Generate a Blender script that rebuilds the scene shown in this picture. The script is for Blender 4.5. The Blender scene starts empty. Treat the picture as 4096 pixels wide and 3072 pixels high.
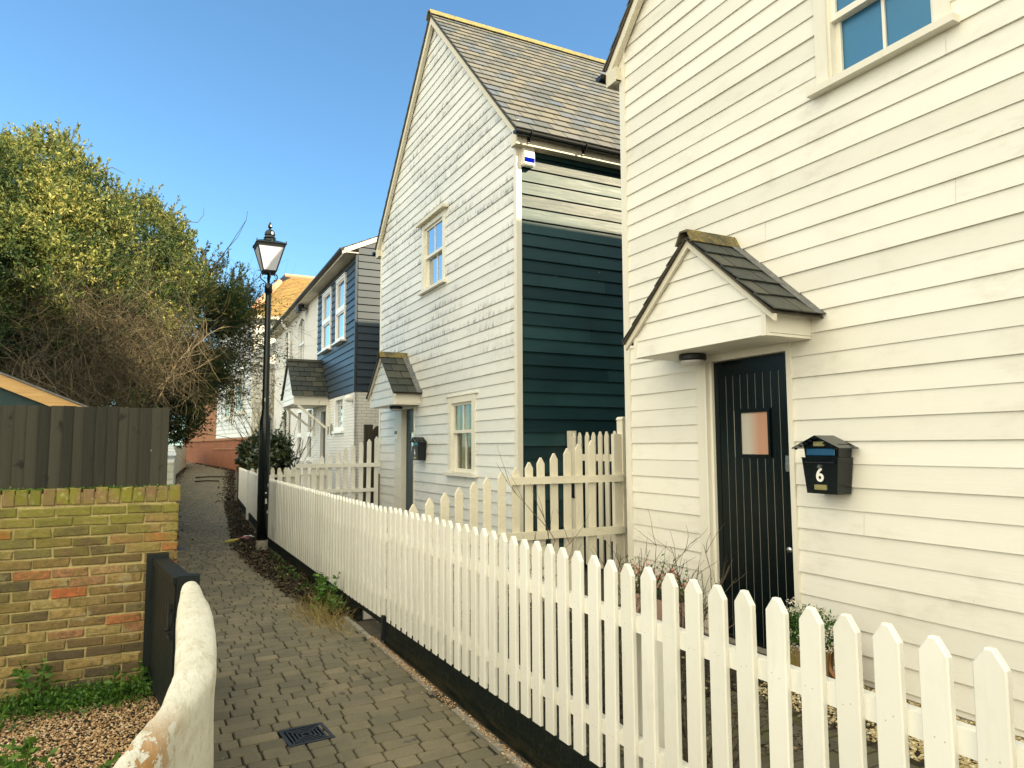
import bpy, math, random
import numpy as np
from mathutils import Vector, Matrix
from mathutils import noise as mnoise
R_ = math.radians
rng = random.Random(7)
nrs = np.random.RandomState(11)
SC = bpy.context.scene
COL = SC.collection

# ------------------------------------------------------------------ camera
CAM_H = 1.6
def cam_axes(yaw, p, r):
    yaw, p, r = R_(yaw), R_(p), R_(r)
    f = Vector((math.sin(yaw)*math.cos(p), math.cos(yaw)*math.cos(p), math.sin(p)))
    rt = Vector((math.cos(yaw), -math.sin(yaw), 0)); up = rt.cross(f)
    return rt*math.cos(r)+up*math.sin(r), up*math.cos(r)-rt*math.sin(r), f
rt, up, fw = cam_axes(27.206, 5.01, -0.26)
cd = bpy.data.cameras.new("camera"); cam = bpy.data.objects.new("camera", cd); COL.objects.link(cam)
cd.sensor_width = 36.0; cd.lens = 2838.3/4096*36.0; cd.clip_start = 0.05; cd.clip_end = 3000
m = Matrix.Identity(4)
for i in range(3):
    m[i][0] = rt[i]; m[i][1] = up[i]; m[i][2] = -fw[i]
m[2][3] = CAM_H
cam.matrix_world = m
SC.camera = cam
# ------------------------------------------------------------------ light
SUN_AZ = 45.0      # degrees from -Y towards +X
SUN_EL = 30.2
w = bpy.data.worlds.new("World"); SC.world = w; w.use_nodes = True
nt = w.node_tree; bg = nt.nodes['Background']
sky = nt.nodes.new('ShaderNodeTexSky'); sky.sky_type = 'NISHITA'; sky.sun_disc = False
sky.sun_elevation = R_(SUN_EL); sky.sun_rotation = R_(180-SUN_AZ)
sky.altitude = 0; sky.air_density = 1.0; sky.dust_density = 0.6; sky.ozone_density = 2.2
# warm glow added to the unseen south-western sky to fill the shaded lane
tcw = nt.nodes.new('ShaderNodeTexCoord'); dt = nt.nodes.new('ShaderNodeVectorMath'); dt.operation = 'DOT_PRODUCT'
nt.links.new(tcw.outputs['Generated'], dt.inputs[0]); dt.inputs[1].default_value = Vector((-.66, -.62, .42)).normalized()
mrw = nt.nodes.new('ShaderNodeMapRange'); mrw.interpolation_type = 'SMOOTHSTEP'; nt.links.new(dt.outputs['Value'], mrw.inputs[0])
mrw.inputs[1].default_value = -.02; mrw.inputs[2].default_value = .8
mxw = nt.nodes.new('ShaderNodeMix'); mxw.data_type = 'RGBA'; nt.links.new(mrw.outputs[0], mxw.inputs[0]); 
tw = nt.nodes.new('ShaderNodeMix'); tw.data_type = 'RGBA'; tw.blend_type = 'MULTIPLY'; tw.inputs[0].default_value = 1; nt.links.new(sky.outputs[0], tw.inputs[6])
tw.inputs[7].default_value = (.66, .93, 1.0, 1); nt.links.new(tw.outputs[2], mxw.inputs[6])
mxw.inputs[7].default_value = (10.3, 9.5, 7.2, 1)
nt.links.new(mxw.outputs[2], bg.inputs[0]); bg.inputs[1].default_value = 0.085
sd = bpy.data.lights.new("sun", 'SUN'); sd.energy = 4.8; sd.angle = R_(0.6); sd.color = (1.0, 0.82, 0.54)
sun = bpy.data.objects.new("sun", sd); COL.objects.link(sun)
sdir = Vector((math.sin(R_(SUN_AZ))*math.cos(R_(SUN_EL)), -math.cos(R_(SUN_AZ))*math.cos(R_(SUN_EL)), math.sin(R_(SUN_EL))))
sun.rotation_euler = (-sdir).to_track_quat('-Z', 'Y').to_euler(); sun.location = (20, -20, 30)
SC.view_settings.view_transform = 'Standard'; SC.view_settings.look = 'None'
SC.view_settings.exposure = 1.67; SC.view_settings.gamma = 1.0
SC.cycles.max_bounces = 6; SC.cycles.diffuse_bounces = 4

# ------------------------------------------------------------------ materials
MAT = {}
class NT:
    def __init__(s, name):
        s.m = bpy.data.materials.new(name); s.m.use_nodes = True; s.t = s.m.node_tree
        s.b = s.t.nodes['Principled BSDF']; s.n = s.t.nodes; s.l = s.t.links
        s.out = s.t.nodes['Material Output']; MAT[name] = s.m
    def node(s, typ, **kw):
        n = s.n.new(typ)
        for k, v in kw.items():
            if k.startswith('i_'):
                key = k[2:]; key = int(key) if key.isdigit() else key.replace('_', ' ')
                s.put(n.inputs[key], v)
            else: setattr(n, k, v)
        return n
    def put(s, sock, v):
        if isinstance(v, bpy.types.NodeSocket): s.l.new(v, sock)
        else:
            if sock.type == 'RGBA' and len(v) == 3: v = (*v, 1)
            sock.default_value = v
    def pos(s, scale=(1, 1, 1), rot=(0, 0, 0)):
        g = s.node('ShaderNodeNewGeometry')
        mp = s.node('ShaderNodeMapping'); s.l.new(g.outputs['Position'], mp.inputs['Vector'])
        mp.inputs['Scale'].default_value = scale; mp.inputs['Rotation'].default_value = rot
        return mp.outputs[0]
    def noise(s, vec, scale, detail=4, rough=.6, dist=0):
        n = s.node('ShaderNodeTexNoise'); s.l.new(vec, n.inputs['Vector'])
        n.inputs['Scale'].default_value = scale; n.inputs['Detail'].default_value = detail
        n.inputs['Roughness'].default_value = rough; n.inputs['Distortion'].default_value = dist
        return n.outputs['Fac']
    def ramp(s, fac, stops, interp='LINEAR'):
        r = s.node('ShaderNodeValToRGB'); s.put(r.inputs[0], fac); e = r.color_ramp.elements
        r.color_ramp.interpolation = interp
        while len(e) < len(stops): e.new(.5)
        for i, (p, c) in enumerate(stops):
            e[i].position = p; e[i].color = (*c, 1) if len(c) == 3 else c
        return r.outputs[0]
    def maprange(s, v, a, b, c=0, d=1):
        n = s.node('ShaderNodeMapRange'); s.put(n.inputs[0], v)
        for i, q in enumerate((a, b, c, d)): n.inputs[i+1].default_value = q
        return n.outputs[0]
    def math(s, op, a, b=0.0):
        n = s.node('ShaderNodeMath', operation=op); s.put(n.inputs[0], a); s.put(n.inputs[1], b); return n.outputs[0]
    def mix(s, f, a, b, mode='MIX'):
        n = s.node('ShaderNodeMix', data_type='RGBA', blend_type=mode)
        s.put(n.inputs[0], f); s.put(n.inputs[6], a); s.put(n.inputs[7], b); return n.outputs[2]
    def attr(s, name='rnd'):
        n = s.node('ShaderNodeAttribute', attribute_name=name); return n.outputs['Fac']
    def col(s, c): s.put(s.b.inputs['Base Color'], c)
    def rough(s, v): s.put(s.b.inputs['Roughness'], v)
    def spec(s, v): s.put(s.b.inputs['Specular IOR Level'], v)
    def bump(s, h, strength=.4, dist=.01):
        b = s.node('ShaderNodeBump'); b.inputs['Strength'].default_value = strength; b.inputs['Distance'].default_value = dist
        s.l.new(h, b.inputs['Height']); s.l.new(b.outputs[0], s.b.inputs['Normal'])

def mat_paint(name, c, c2=None, rough=.5, grain_axis='y', dirt=.35, dirtcol=(.33, .31, .25), grain=.35, mildew=0, spec=.35):
    """painted timber: wood grain under the paint, slow tone drift and a little dirt"""
    s = NT(name); c2 = c2 or tuple(x*.9 for x in c)
    gs = {'y': (60, 2.2, 60), 'x': (2.2, 60, 60), 'z': (60, 60, 2.2)}[grain_axis]
    g = s.noise(s.pos(gs), 1.0, 5, .65, .6)
    big = s.noise(s.pos(), 1.3, 5, .6)
    mid = s.noise(s.pos({'y': (1, .35, 1), 'x': (.35, 1, 1), 'z': (1, 1, .35)}[grain_axis]), 9, 5, .7)
    rnd = s.attr()
    f = s.math('ADD', s.math('MULTIPLY', big, .5), s.math('MULTIPLY', rnd, .5))
    colr = s.mix(s.maprange(f, .3, .7), c, c2)
    if dirt:
        d = s.maprange(s.math('MULTIPLY', s.maprange(mid, .5, .75), s.maprange(big, .4, .65)), 0, 1, 0, dirt)
        colr = s.mix(d, colr, dirtcol)
        sp = s.maprange(s.noise(s.pos(), 38, 3, .5), .74, .78)
        colr = s.mix(s.math('MULTIPLY', sp, .55*dirt), colr, (.12, .1, .07))
    if mildew:
        e = s.attr('edge')          # 0 at a board's lower edge, 1 at its top: algae grows along the drip edge
        z = s.node('ShaderNodeSeparateXYZ', i_0=s.node('ShaderNodeNewGeometry').outputs['Position']).outputs[2]
        band = s.maprange(s.noise(s.pos((1, .3, .8)), 1.9, 4, .65), .44, .56)
        up_ = s.maprange(z, 2.2, 3.6)
        streak = s.maprange(s.noise(s.pos((15, 15, 5.0)), 1.0, 6, .85, .5), .46, .62)
        low = s.maprange(e, .85, .1)
        k = s.math('MULTIPLY', s.math('MULTIPLY', band, up_), s.math('MULTIPLY', streak, low))
        colr = s.mix(s.math('MULTIPLY', k, mildew), colr, (.06, .062, .03))
    s.col(colr); s.rough(s.maprange(mid, .3, .7, rough-.08, rough+.1)); s.spec(spec)
    s.bump(s.math('ADD', s.math('MULTIPLY', g, .7), mid), grain, .004)
    return s.m

mat_paint('cream_paint', (.83, .815, .745), (.74, .725, .655), .5, dirt=.5, dirtcol=(.46, .43, .35))
mat_paint('white_paint', (.80, .81, .785), (.72, .735, .715), .5, dirt=.3, mildew=1.0)
mat_paint('trim_paint', (.81, .79, .705), (.76, .735, .64), .45, 'z', dirt=.22, grain=.2)
mat_paint('fence_paint', (.84, .83, .765), (.77, .76, .69), .4, 'z', dirt=.3, grain=.3, spec=.45)
mat_paint('old_fence_paint', (.74, .70, .57), (.66, .62, .50), .55, 'z', dirt=.5, grain=.5)
mat_paint('rail_paint', (.76, .72, .59), (.68, .64, .51), .5, 'x', dirt=.6, grain=.5)
mat_paint('soffit_paint', (.72, .68, .56), (.66, .62, .5), .6, 'x', dirt=.3)

def mat_dark_board(name, a, b, c, rough=.42):
    s = NT(name)
    g = s.noise(s.pos((1.6, 30, 40)), 1.0, 6, .7, 1.2)
    big = s.noise(s.pos(), .9, 4, .6); rnd = s.attr()
    f = s.math('ADD', s.math('MULTIPLY', g, .5), s.math('MULTIPLY', rnd, .6))
    colr = s.mix(s.maprange(f, .3, .85), a, b)
    colr = s.mix(s.maprange(big, .45, .75, 0, .8), colr, c)
    sp = s.maprange(s.noise(s.pos((.6, 1, 1)), 30, 2, .5), .77, .79)
    colr = s.mix(sp, colr, (.35, .36, .33))
    s.col(colr); s.rough(s.maprange(g, .3, .7, rough, rough+.15)); s.spec(.36)
    s.bump(g, .55, .004); return s.m
mat_dark_board('black_board', (.002, .022, .027), (.018, .060, .066), (.002, .018, .018), .44)
s = NT('slate_blue_board')
rn = s.attr(); n = s.noise(s.pos((4, 4, 30)), 1, 4)
s.col(s.mix(s.maprange(rn, 0, 1), (.016, .030, .046), (.026, .042, .060))); s.rough(.45); s.bump(n, .15, .003)

s = NT('slate')
rn = s.attr(); n = s.noise(s.pos(), 22, 5, .7); big = s.noise(s.pos(), 2.5, 4, .6)
c = s.ramp(rn, [(0, (.065, .075, .078)), (.35, (.11, .108, .095)), (.7, (.135, .127, .10)), (.86, (.10, .11, .12)), (1, (.065, .085, .115))])
c = s.mix(s.maprange(n, .55, .8), c, (.18, .165, .105)); c = s.mix(s.maprange(big, .5, .8, 0, .5), c, (.07, .08, .085))
s.col(c); s.rough(.6); s.bump(n, .4, .006)
s = NT('dark_slate')
rn = s.attr(); n = s.noise(s.pos(), 30, 5, .7)
c = s.ramp(rn, [(0, (.02, .028, .028)), (.6, (.036, .042, .036)), (1, (.065, .066, .05))])
c = s.mix(s.maprange(n, .6, .75), c, (.13, .13, .09)); s.col(c); s.rough(.5); s.bump(n, .5, .006)
s = NT('lead'); n = s.noise(s.pos(), 14, 5, .7)
s.col(s.mix(s.maprange(n, .4, .7), (.09, .10, .11), (.2, .2, .19))); s.rough(.55); s.bump(n, .4, .01)
s = NT('lichen_ridge'); n = s.noise(s.pos(), 26, 6, .75); n2 = s.noise(s.pos(), 5, 4, .6)
c = s.mix(s.maprange(n, .42, .58), (.13, .115, .065), (.30, .22, .045)); c = s.mix(s.maprange(n2, .48, .66), c, (.12, .115, .07))
s.col(c); s.rough(.9); s.bump(n, .9, .012)
s = NT('moss_ridge'); n = s.noise(s.pos(), 40, 6, .75); n2 = s.noise(s.pos(), 7, 4, .6)
c = s.mix(s.maprange(n, .46, .6), (.13, .115, .07), (.30, .23, .04)); c = s.mix(s.maprange(n2, .45, .6), c, (.08, .075, .05))
s.col(c); s.rough(.9); s.bump(n, .8, .01)

def simple(name, c, rough=.5, metal=0, spec=.5, bumps=0, var=0, vscale=12):
    s = NT(name)
    if var:
        n = s.noise(s.pos(), vscale, 5, .65)
        s.col(s.mix(s.maprange(n, .35, .7), c, tuple(x*(1-var) for x in c)))
        if bumps: s.bump(n, bumps, .008)
    else: s.col(c)
    s.rough(rough); s.b.inputs['Metallic'].default_value = metal; s.spec(spec); return s.m
simple('black_plastic', (.008, .011, .013), .35, spec=.4)
simple('black_gloss', (.003, .008, .010), .22, spec=.45, var=.4, vscale=3)
simple('groove', (.30, .29, .24), .6)
s = NT('black_door'); g = s.noise(s.pos((60, 60, 3)), 1, 5, .65); sp = s.maprange(s.noise(s.pos(), 45, 2, .5), .8, .82)
s.col(s.mix(sp, (.002, .006, .007), (.3, .3, .26))); s.rough(.22); s.spec(.28); s.bump(g, .25, .003)
s = NT('blue_door'); g = s.noise(s.pos((60, 60, 3)), 1, 5, .65)
s.col(s.mix(s.maprange(g, .3, .7), (.02, .045, .06), (.03, .065, .085))); s.rough(.4); s.bump(g, .25, .003)
simple('chrome', (.6, .6, .58), .25, 1.0)
simple('brass', (.45, .40, .18), .4, .6)
simple('white_plastic', (.80, .79, .72), .35)
simple('blue_plastic', (.001, .008, .26), .8, spec=0)
simple('number_white', (.85, .85, .80), .5)
simple('opal', (.62, .62, .62), .45); simple('lantern_pane', (.50, .53, .62), .35); simple('sticker', (.42, .42, .38), .6)
simple('concrete', (.30, .28, .23), .9, bumps=.5, var=.4, vscale=18)
simple('soil', (.024, .021, .014), .95, bumps=.8, var=.5, vscale=30)
simple('mortar_gold', (.60, .50, .23), .95, bumps=.7, var=.35, vscale=40)
simple('pink_planter', (.55, .38, .31), .6, var=.15)
simple('terracotta', (.40, .2, .09), .75, var=.35, bumps=.3, vscale=20)
simple('chimney_pot', (.5, .22, .12), .8, var=.3)
simple('iron', (.012, .016, .022), .45, spec=.4, var=.3, bumps=.2)
simple('upvc', (.82, .82, .80), .3)
simple('red_litter', (.35, .08, .09), .35); simple('yellow_litter', (.42, .36, .06), .3); simple('pale_litter', (.7, .75, .78), .35)
simple('curtain', (.62, .58, .45), .8, var=.2); simple('interior', (.10, .09, .045), .9)
simple('pale_pine_raw', (.5, .5, .5))
simple('nail', (.50, .46, .36), .7)
s = NT('new_pine'); g = s.noise(s.pos((3, 3, 40), (0, R_(-23), 0)), 1.0, 5, .6, 1.5); kn = s.maprange(s.noise(s.pos(), 7, 2, .4), .7, .74)
c = s.mix(s.maprange(g, .35, .65), (.62, .40, .16), (.50, .29, .10)); s.col(s.mix(kn, c, (.22, .09, .02))); s.rough(.55); s.bump(g, .2, .003)
s = NT('fence_board'); g = s.noise(s.pos((55, 55, 2.5)), 1.0, 6, .7, .8); rn = s.attr()
kn = s.noise(s.pos((1.6, 1, 1)), 9, 2, .5)
c = s.mix(s.maprange(s.math('ADD', s.math('MULTIPLY', g, .5), s.math('MULTIPLY', rn, .5)), .25, .75), (.016, .016, .010), (.052, .050, .034))
c = s.mix(s.maprange(kn, .64, .72), c, (.012, .010, .007)); sp = s.maprange(s.noise(s.pos((1, 1, .5)), 26, 2, .5), .8, .82)
c = s.mix(sp, c, (.4, .4, .34)); s.col(c); s.rough(.75); s.bump(g, .5, .004)
s = NT('old_wood'); g = s.noise(s.pos((40, 40, 2.5)), 1.0, 6, .7, .8)
s.col(s.mix(s.maprange(g, .3, .7), (.09, .075, .05), (.035, .03, .022))); s.rough(.9); s.bump(g, .8, .008)
s = NT('black_gate'); g = s.noise(s.pos((40, 40, 3)), 1.0, 5, .7)
s.col(s.mix(s.maprange(g, .3, .7), (.005, .008, .008), (.012, .018, .018))); s.spec(.25); s.rough(.55); s.bump(g, .35, .004)
s = NT('dark_gravel_board'); g = s.noise(s.pos((1, 1, 9)), 3.0, 6, .75, .5); n = s.noise(s.pos(), 25, 5, .75)
z = s.node('ShaderNodeSeparateXYZ', i_0=s.node('ShaderNodeNewGeometry').outputs['Position']).outputs[2]
c = s.mix(s.maprange(n, .5, .72), (.002, .007, .005), (.022, .026, .02))
c = s.mix(s.math('MULTIPLY', s.maprange(z, .12, -.02), s.maprange(g, .42, .66)), c, (.055, .045, .02))
s.col(c); s.rough(.65); s.spec(.25); s.bump(n, .7, .01)

s = NT('stock_brick'); rn = s.attr(); n = s.noise(s.pos(), 28, 6, .75); n2 = s.noise(s.pos(), 6.5, 4, .6)
c = s.ramp(rn, [(0, (.085, .07, .05)), (.16, (.16, .11, .05)), (.34, (.30, .20, .07)), (.48, (.19, .165, .08)), (.6, (.40, .27, .095)),
                (.74, (.46, .36, .14)), (.86, (.40, .21, .10)), (.94, (.52, .19, .07)), (1, (.62, .13, .035))])
c = s.mix(s.maprange(n, .4, .7, 0, .75), c, (.10, .075, .035)); c = s.mix(s.maprange(n2, .60, .70, 0, .75), c, (.40, .36, .22)); n3 = s.noise(s.pos(), 2.6, 5, .7); c = s.mix(s.math('MULTIPLY', s.maprange(n3, .46, .62, 0, .75), s.maprange(n, .35, .6)), c, (.20, .18, .035))
z = s.node('ShaderNodeSeparateXYZ', i_0=s.node('ShaderNodeNewGeometry').outputs['Position']).outputs[2]
c = s.mix(s.math('MULTIPLY', s.maprange(z, .80, 1.15, 0, .85), s.maprange(n2, .36, .52)), c, (.24, .23, .04))
s.col(c); s.rough(.92); s.bump(s.math('ADD', n, s.math('MULTIPLY', n2, .9)), 1.0, .022)
s = NT('mossy_brick'); n = s.noise(s.pos(), 24, 6, .75); n2 = s.noise(s.pos((1, 1, 1)), 9, 4, .6); rn = s.attr()
c = s.mix(s.maprange(n2, .38, .6), (.26, .16, .08), (.24, .225, .03)); c = s.mix(s.maprange(n, .55, .66), c, (.42, .40, .20))
c = s.mix(s.maprange(rn, .6, 1, 0, .6), c, (.12, .14, .025)); c = s.mix(s.maprange(rn, .4, .0, 0, .7), c, (.20, .13, .07)); s.col(c); s.rough(.95); s.bump(n, .9, .012)

def mat_brickwork(name, c1, c2, mort, ax, scale=1, rough=.85, bumpk=.5, bw=.225, bh=.075, ms=.012, noisec=None, nz=(.5, .75)):
    s = NT(name); g = s.node('ShaderNodeNewGeometry'); x = s.node('ShaderNodeSeparateXYZ', i_0=g.outputs['Position'])
    cb = s.node('ShaderNodeCombineXYZ'); s.l.new(x.outputs[0 if ax == 'x' else 1], cb.inputs[0]); s.l.new(x.outputs[2], cb.inputs[1])
    wob = s.noise(s.pos(), 3.0, 3); vm = s.node('ShaderNodeVectorMath', operation='ADD'); s.l.new(cb.outputs[0], vm.inputs[0])
    cw = s.node('ShaderNodeCombineXYZ'); s.put(cw.inputs[1], s.maprange(wob, .3, .7, -.01, .01)); s.l.new(cw.outputs[0], vm.inputs[1])
    b = s.node('ShaderNodeTexBrick'); s.l.new(vm.outputs[0], b.inputs['Vector']); b.inputs['Scale'].default_value = 1
    b.inputs['Brick Width'].default_value = bw; b.inputs['Row Height'].default_value = bh; b.inputs['Mortar Size'].default_value = ms
    b.inputs['Mortar Smooth'].default_value = .3; b.inputs['Bias'].default_value = 0
    s.put(b.inputs['Color1'], c1); s.put(b.inputs['Color2'], c2); s.put(b.inputs['Mortar'], mort)
    n = s.noise(s.pos(), 30, 5, .7); n2 = s.noise(s.pos(), 1.6, 5, .65)
    c = b.outputs['Color']
    if noisec: c = s.mix(s.maprange(n2, *nz), c, noisec)
    s.col(c); s.rough(rough)
    h = s.math('ADD', s.math('MULTIPLY', s.math('SUBTRACT', 1.0, b.outputs['Fac']), 1.0), s.math('MULTIPLY', n, .35))
    s.bump(h, bumpk, .008); return s.m
mat_brickwork('white_brick', (.80, .80, .77), (.74, .75, .73), (.62, .62, .58), 'y', bumpk=.8, noisec=(.62, .61, .54), nz=(.55, .9))
mat_brickwork('white_brick_side', (.80, .78, .72), (.76, .74, .68), (.60, .58, .50), 'x', bumpk=.8)
mat_brickwork('pale_render_brick', (.60, .60, .54), (.54, .55, .49), (.45, .46, .40), 'y', bumpk=.5, noisec=(.30, .34, .20), nz=(.55, .8))
mat_brickwork('red_brick', (.31, .075, .02), (.24, .06, .018), (.26, .14, .05), 'y', noisec=(.11, .06, .035), nz=(.5, .75))
mat_brickwork('orange_brick', (.34, .13, .045), (.28, .09, .035), (.34, .22, .11), 'y')
mat_brickwork('chimney_brick', (.38, .22, .08), (.30, .15, .06), (.40, .33, .18), 'x')
s = NT('clay_tile'); rn = s.attr(); n = s.noise(s.pos(), 9, 5, .7)
c = s.ramp(rn, [(0, (.17, .085, .035)), (.5, (.21, .12, .04)), (1, (.24, .15, .05))]); s.col(s.mix(s.maprange(n, .42, .62, 0, .8), c, (.20, .165, .045))); s.rough(.9)
simple('ridge_tile', (.50, .26, .16), .9, var=.3, vscale=9)
s = NT('limewash'); n = s.noise(s.pos(), 5, 6, .7); n2 = s.noise(s.pos((1, .6, 1.2)), 11.0, 6, .68, .35); n3 = s.noise(s.pos((30, 8, 12)), 1.4, 5, .7)
g = s.node('ShaderNodeNewGeometry'); x = s.node('ShaderNodeSeparateXYZ', i_0=g.outputs['Position'])
c = s.mix(s.maprange(n, .35, .7), (.74, .71, .60), (.62, .59, .46))
c = s.mix(s.maprange(n3, .5, .72, 0, .6), c, (.40, .33, .17))
peel = s.math('MULTIPLY', s.maprange(n2, .50, .515), s.math('MULTIPLY', s.maprange(x.outputs[2], .765, .79), s.maprange(x.outputs[1], 2.35, 2.0)))
c = s.mix(peel, c, s.mix(s.maprange(n3, .3, .7), (.48, .25, .08), (.36, .19, .06)))
s.col(c); s.rough(.85); s.bump(s.math('ADD', s.math('MULTIPLY', n3, .8), s.math('SUBTRACT', n, s.math('MULTIPLY', peel, .35))), .7, .014)
s = NT('paver'); rn = s.attr(); n = s.noise(s.pos(), 60, 5, .75); n2 = s.noise(s.pos(), 2.2, 4, .6); st = s.noise(s.pos(), 5.5, 3, .5)
c = s.ramp(rn, [(0, (.12, .105, .065)), (.5, (.175, .15, .09)), (1, (.23, .19, .115))])
c = s.mix(s.maprange(n, .35, .75, 0, .5), c, (.10, .09, .065)); c = s.mix(s.maprange(n2, .42, .66, 0, .55), c, (.085, .085, .055)); c = s.mix(s.maprange(st, .645, .69, 0, .8), c, (.05, .047, .038))
lc = s.maprange(s.noise(s.pos(), 16, 2, .4), .80, .815, 0, .7); c = s.mix(lc, c, (.33, .33, .27))
s.col(c); s.rough(s.maprange(n, .3, .7, .7, .9)); s.bump(n, .5, .004)
s = NT('garden_paver'); rn = s.attr(); n = s.noise(s.pos(), 40, 5, .75); n2 = s.noise(s.pos(), 5, 4, .6)
c = s.mix(s.maprange(rn, 0, 1), (.07, .062, .045), (.11, .095, .065)); c = s.mix(s.maprange(n2, .45, .65, 0, .8), c, (.07, .075, .02))
s.col(c); s.rough(.9); s.bump(n, .6, .006)
def mat_gravel(name, cols):
    s = NT(name); s.col(s.ramp(s.attr(), cols)); s.rough(.75); return s.m
mat_gravel('brown_gravel', [(0, (.17, .10, .045)), (.4, (.36, .22, .10)), (.75, (.50, .34, .18)), (1, (.66, .54, .38))])
mat_gravel('cream_gravel', [(0, (.30, .23, .10)), (.5, (.44, .36, .19)), (1, (.68, .62, .44))])
def mat_leaf(name, cols, rough=.4, spec=.5, trans=.25):
    s = NT(name); c = s.ramp(s.attr(), cols); s.col(c); s.rough(rough); s.spec(spec)
    if trans:
        t = s.node('ShaderNodeBsdfTranslucent'); s.l.new(c, t.inputs[0]); mx = s.node('ShaderNodeMixShader')
        mx.inputs[0].default_value = trans; s.l.new(s.b.outputs[0], mx.inputs[1]); s.l.new(t.outputs[0], mx.inputs[2])
        s.l.new(mx.outputs[0], s.out.inputs[0])
    return s.m
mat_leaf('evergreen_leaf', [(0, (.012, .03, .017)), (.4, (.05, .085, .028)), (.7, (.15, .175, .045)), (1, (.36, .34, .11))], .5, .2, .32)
mat_leaf('shrub_leaf', [(0, (.012, .028, .014)), (.5, (.03, .055, .02)), (.85, (.075, .09, .02)), (1, (.16, .12, .03))], .3, .6, .12)
mat_leaf('weed_leaf', [(0, (.03, .09, .015)), (.5, (.07, .17, .02)), (1, (.16, .27, .04))], .5, .4, .25)
mat_leaf('ivy_leaf', [(0, (.01, .025, .012)), (1, (.04, .07, .03))], .4, .5, .1)
mat_leaf('dry_leaf', [(0, (.018, .014, .009)), (.5, (.05, .036, .02)), (.85, (.13, .095, .05)), (1, (.33, .28, .17))], .6, .3, .1)
mat_leaf('dry_grass', [(0, (.20, .15, .05)), (1, (.42, .34, .13))], .6, .3, .2)
mat_leaf('pale_flower', [(0, (.55, .5, .42)), (1, (.8, .76, .68))], .6, .3, .2)
mat_leaf('pink_flower', [(0, (.65, .1, .06)), (1, (.75, .25, .2))], .6, .3, .2)
s = NT('twig'); s.col(s.ramp(s.attr(), [(0, (.03, .025, .015)), (.6, (.085, .068, .038)), (1, (.16, .125, .07))])); s.rough(.8)
s = NT('glass_sky'); s.col((.02, .06, .10)); s.rough(.08); s.spec(1.0)
gl = s.node('ShaderNodeBsdfGlossy'); gl.inputs['Color'].default_value = (.9, .95, 1, 1); gl.inputs['Roughness'].default_value = .06
mx = s.node('ShaderNodeMixShader'); mx.inputs[0].default_value = .5
s.l.new(s.b.outputs[0], mx.inputs[1]); s.l.new(gl.outputs[0], mx.inputs[2]); s.l.new(mx.outputs[0], s.out.inputs[0])
s = NT('glass_blue'); s.col(s.mix(s.maprange(s.noise(s.pos(), 3.5, 6, .7), .35, .7), (.0, .055, .16), (.0, .085, .21))); s.rough(.4)
gl = s.node('ShaderNodeBsdfGlossy'); gl.inputs['Color'].default_value = (.25, .75, 1, 1); gl.inputs['Roughness'].default_value = .3
mx = s.node('ShaderNodeMixShader'); mx.inputs[0].default_value = .12
s.l.new(s.b.outputs[0], mx.inputs[1]); s.l.new(gl.outputs[0], mx.inputs[2]); s.l.new(mx.outputs[0], s.out.inputs[0])
s = NT('glass_clear'); tr = s.node('ShaderNodeBsdfTransparent'); tr.inputs[0].default_value = (.85, .88, .85, 1)
gl = s.node('ShaderNodeBsdfGlossy'); gl.inputs['Roughness'].default_value = .03; mx = s.node('ShaderNodeMixShader'); mx.inputs[0].default_value = .12
s.l.new(tr.outputs[0], mx.inputs[1]); s.l.new(gl.outputs[0], mx.inputs[2]); s.l.new(mx.outputs[0], s.out.inputs[0])
s = NT('frosted_glass')
g = s.node('ShaderNodeNewGeometry'); x = s.node('ShaderNodeSeparateXYZ', i_0=g.outputs['Position'])
s.col(s.mix(s.maprange(x.outputs[1], 4.25, 4.14), (.50, .47, .40), (.50, .27, .18))); s.rough(.35)
s = NT('ground_mat'); n = s.noise(s.pos(), 14, 6, .7); n2 = s.noise(s.pos(), 1.5, 4)
c = s.mix(s.maprange(n, .35, .7), (.05, .042, .028), (.085, .07, .045)); s.col(c); s.rough(.95); s.bump(n, .6, .02)

# ------------------------------------------------------------------ mesh building
class Frame:
    """wall frame: s along the wall, z up, o outwards"""
    def __init__(s, O, a, n):
        s.O = Vector((O[0], O[1], 0)); s.a = Vector((a[0], a[1], 0)).normalized(); s.n = Vector((n[0], n[1], 0)).normalized()
    def __call__(s, u, z, o=0): return s.O + s.a*u + s.n*o + Vector((0, 0, z))
WORLD = Frame((0, 0), (1, 0), (0, 1))      # s=x, o=y
def FX(x): return Frame((x, 0), (0, 1), (-1, 0))   # wall facing the lane (-X); s = world Y
def FY(y): return Frame((0, y), (1, 0), (0, -1))   # wall facing the camera (-Y); s = world X

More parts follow.
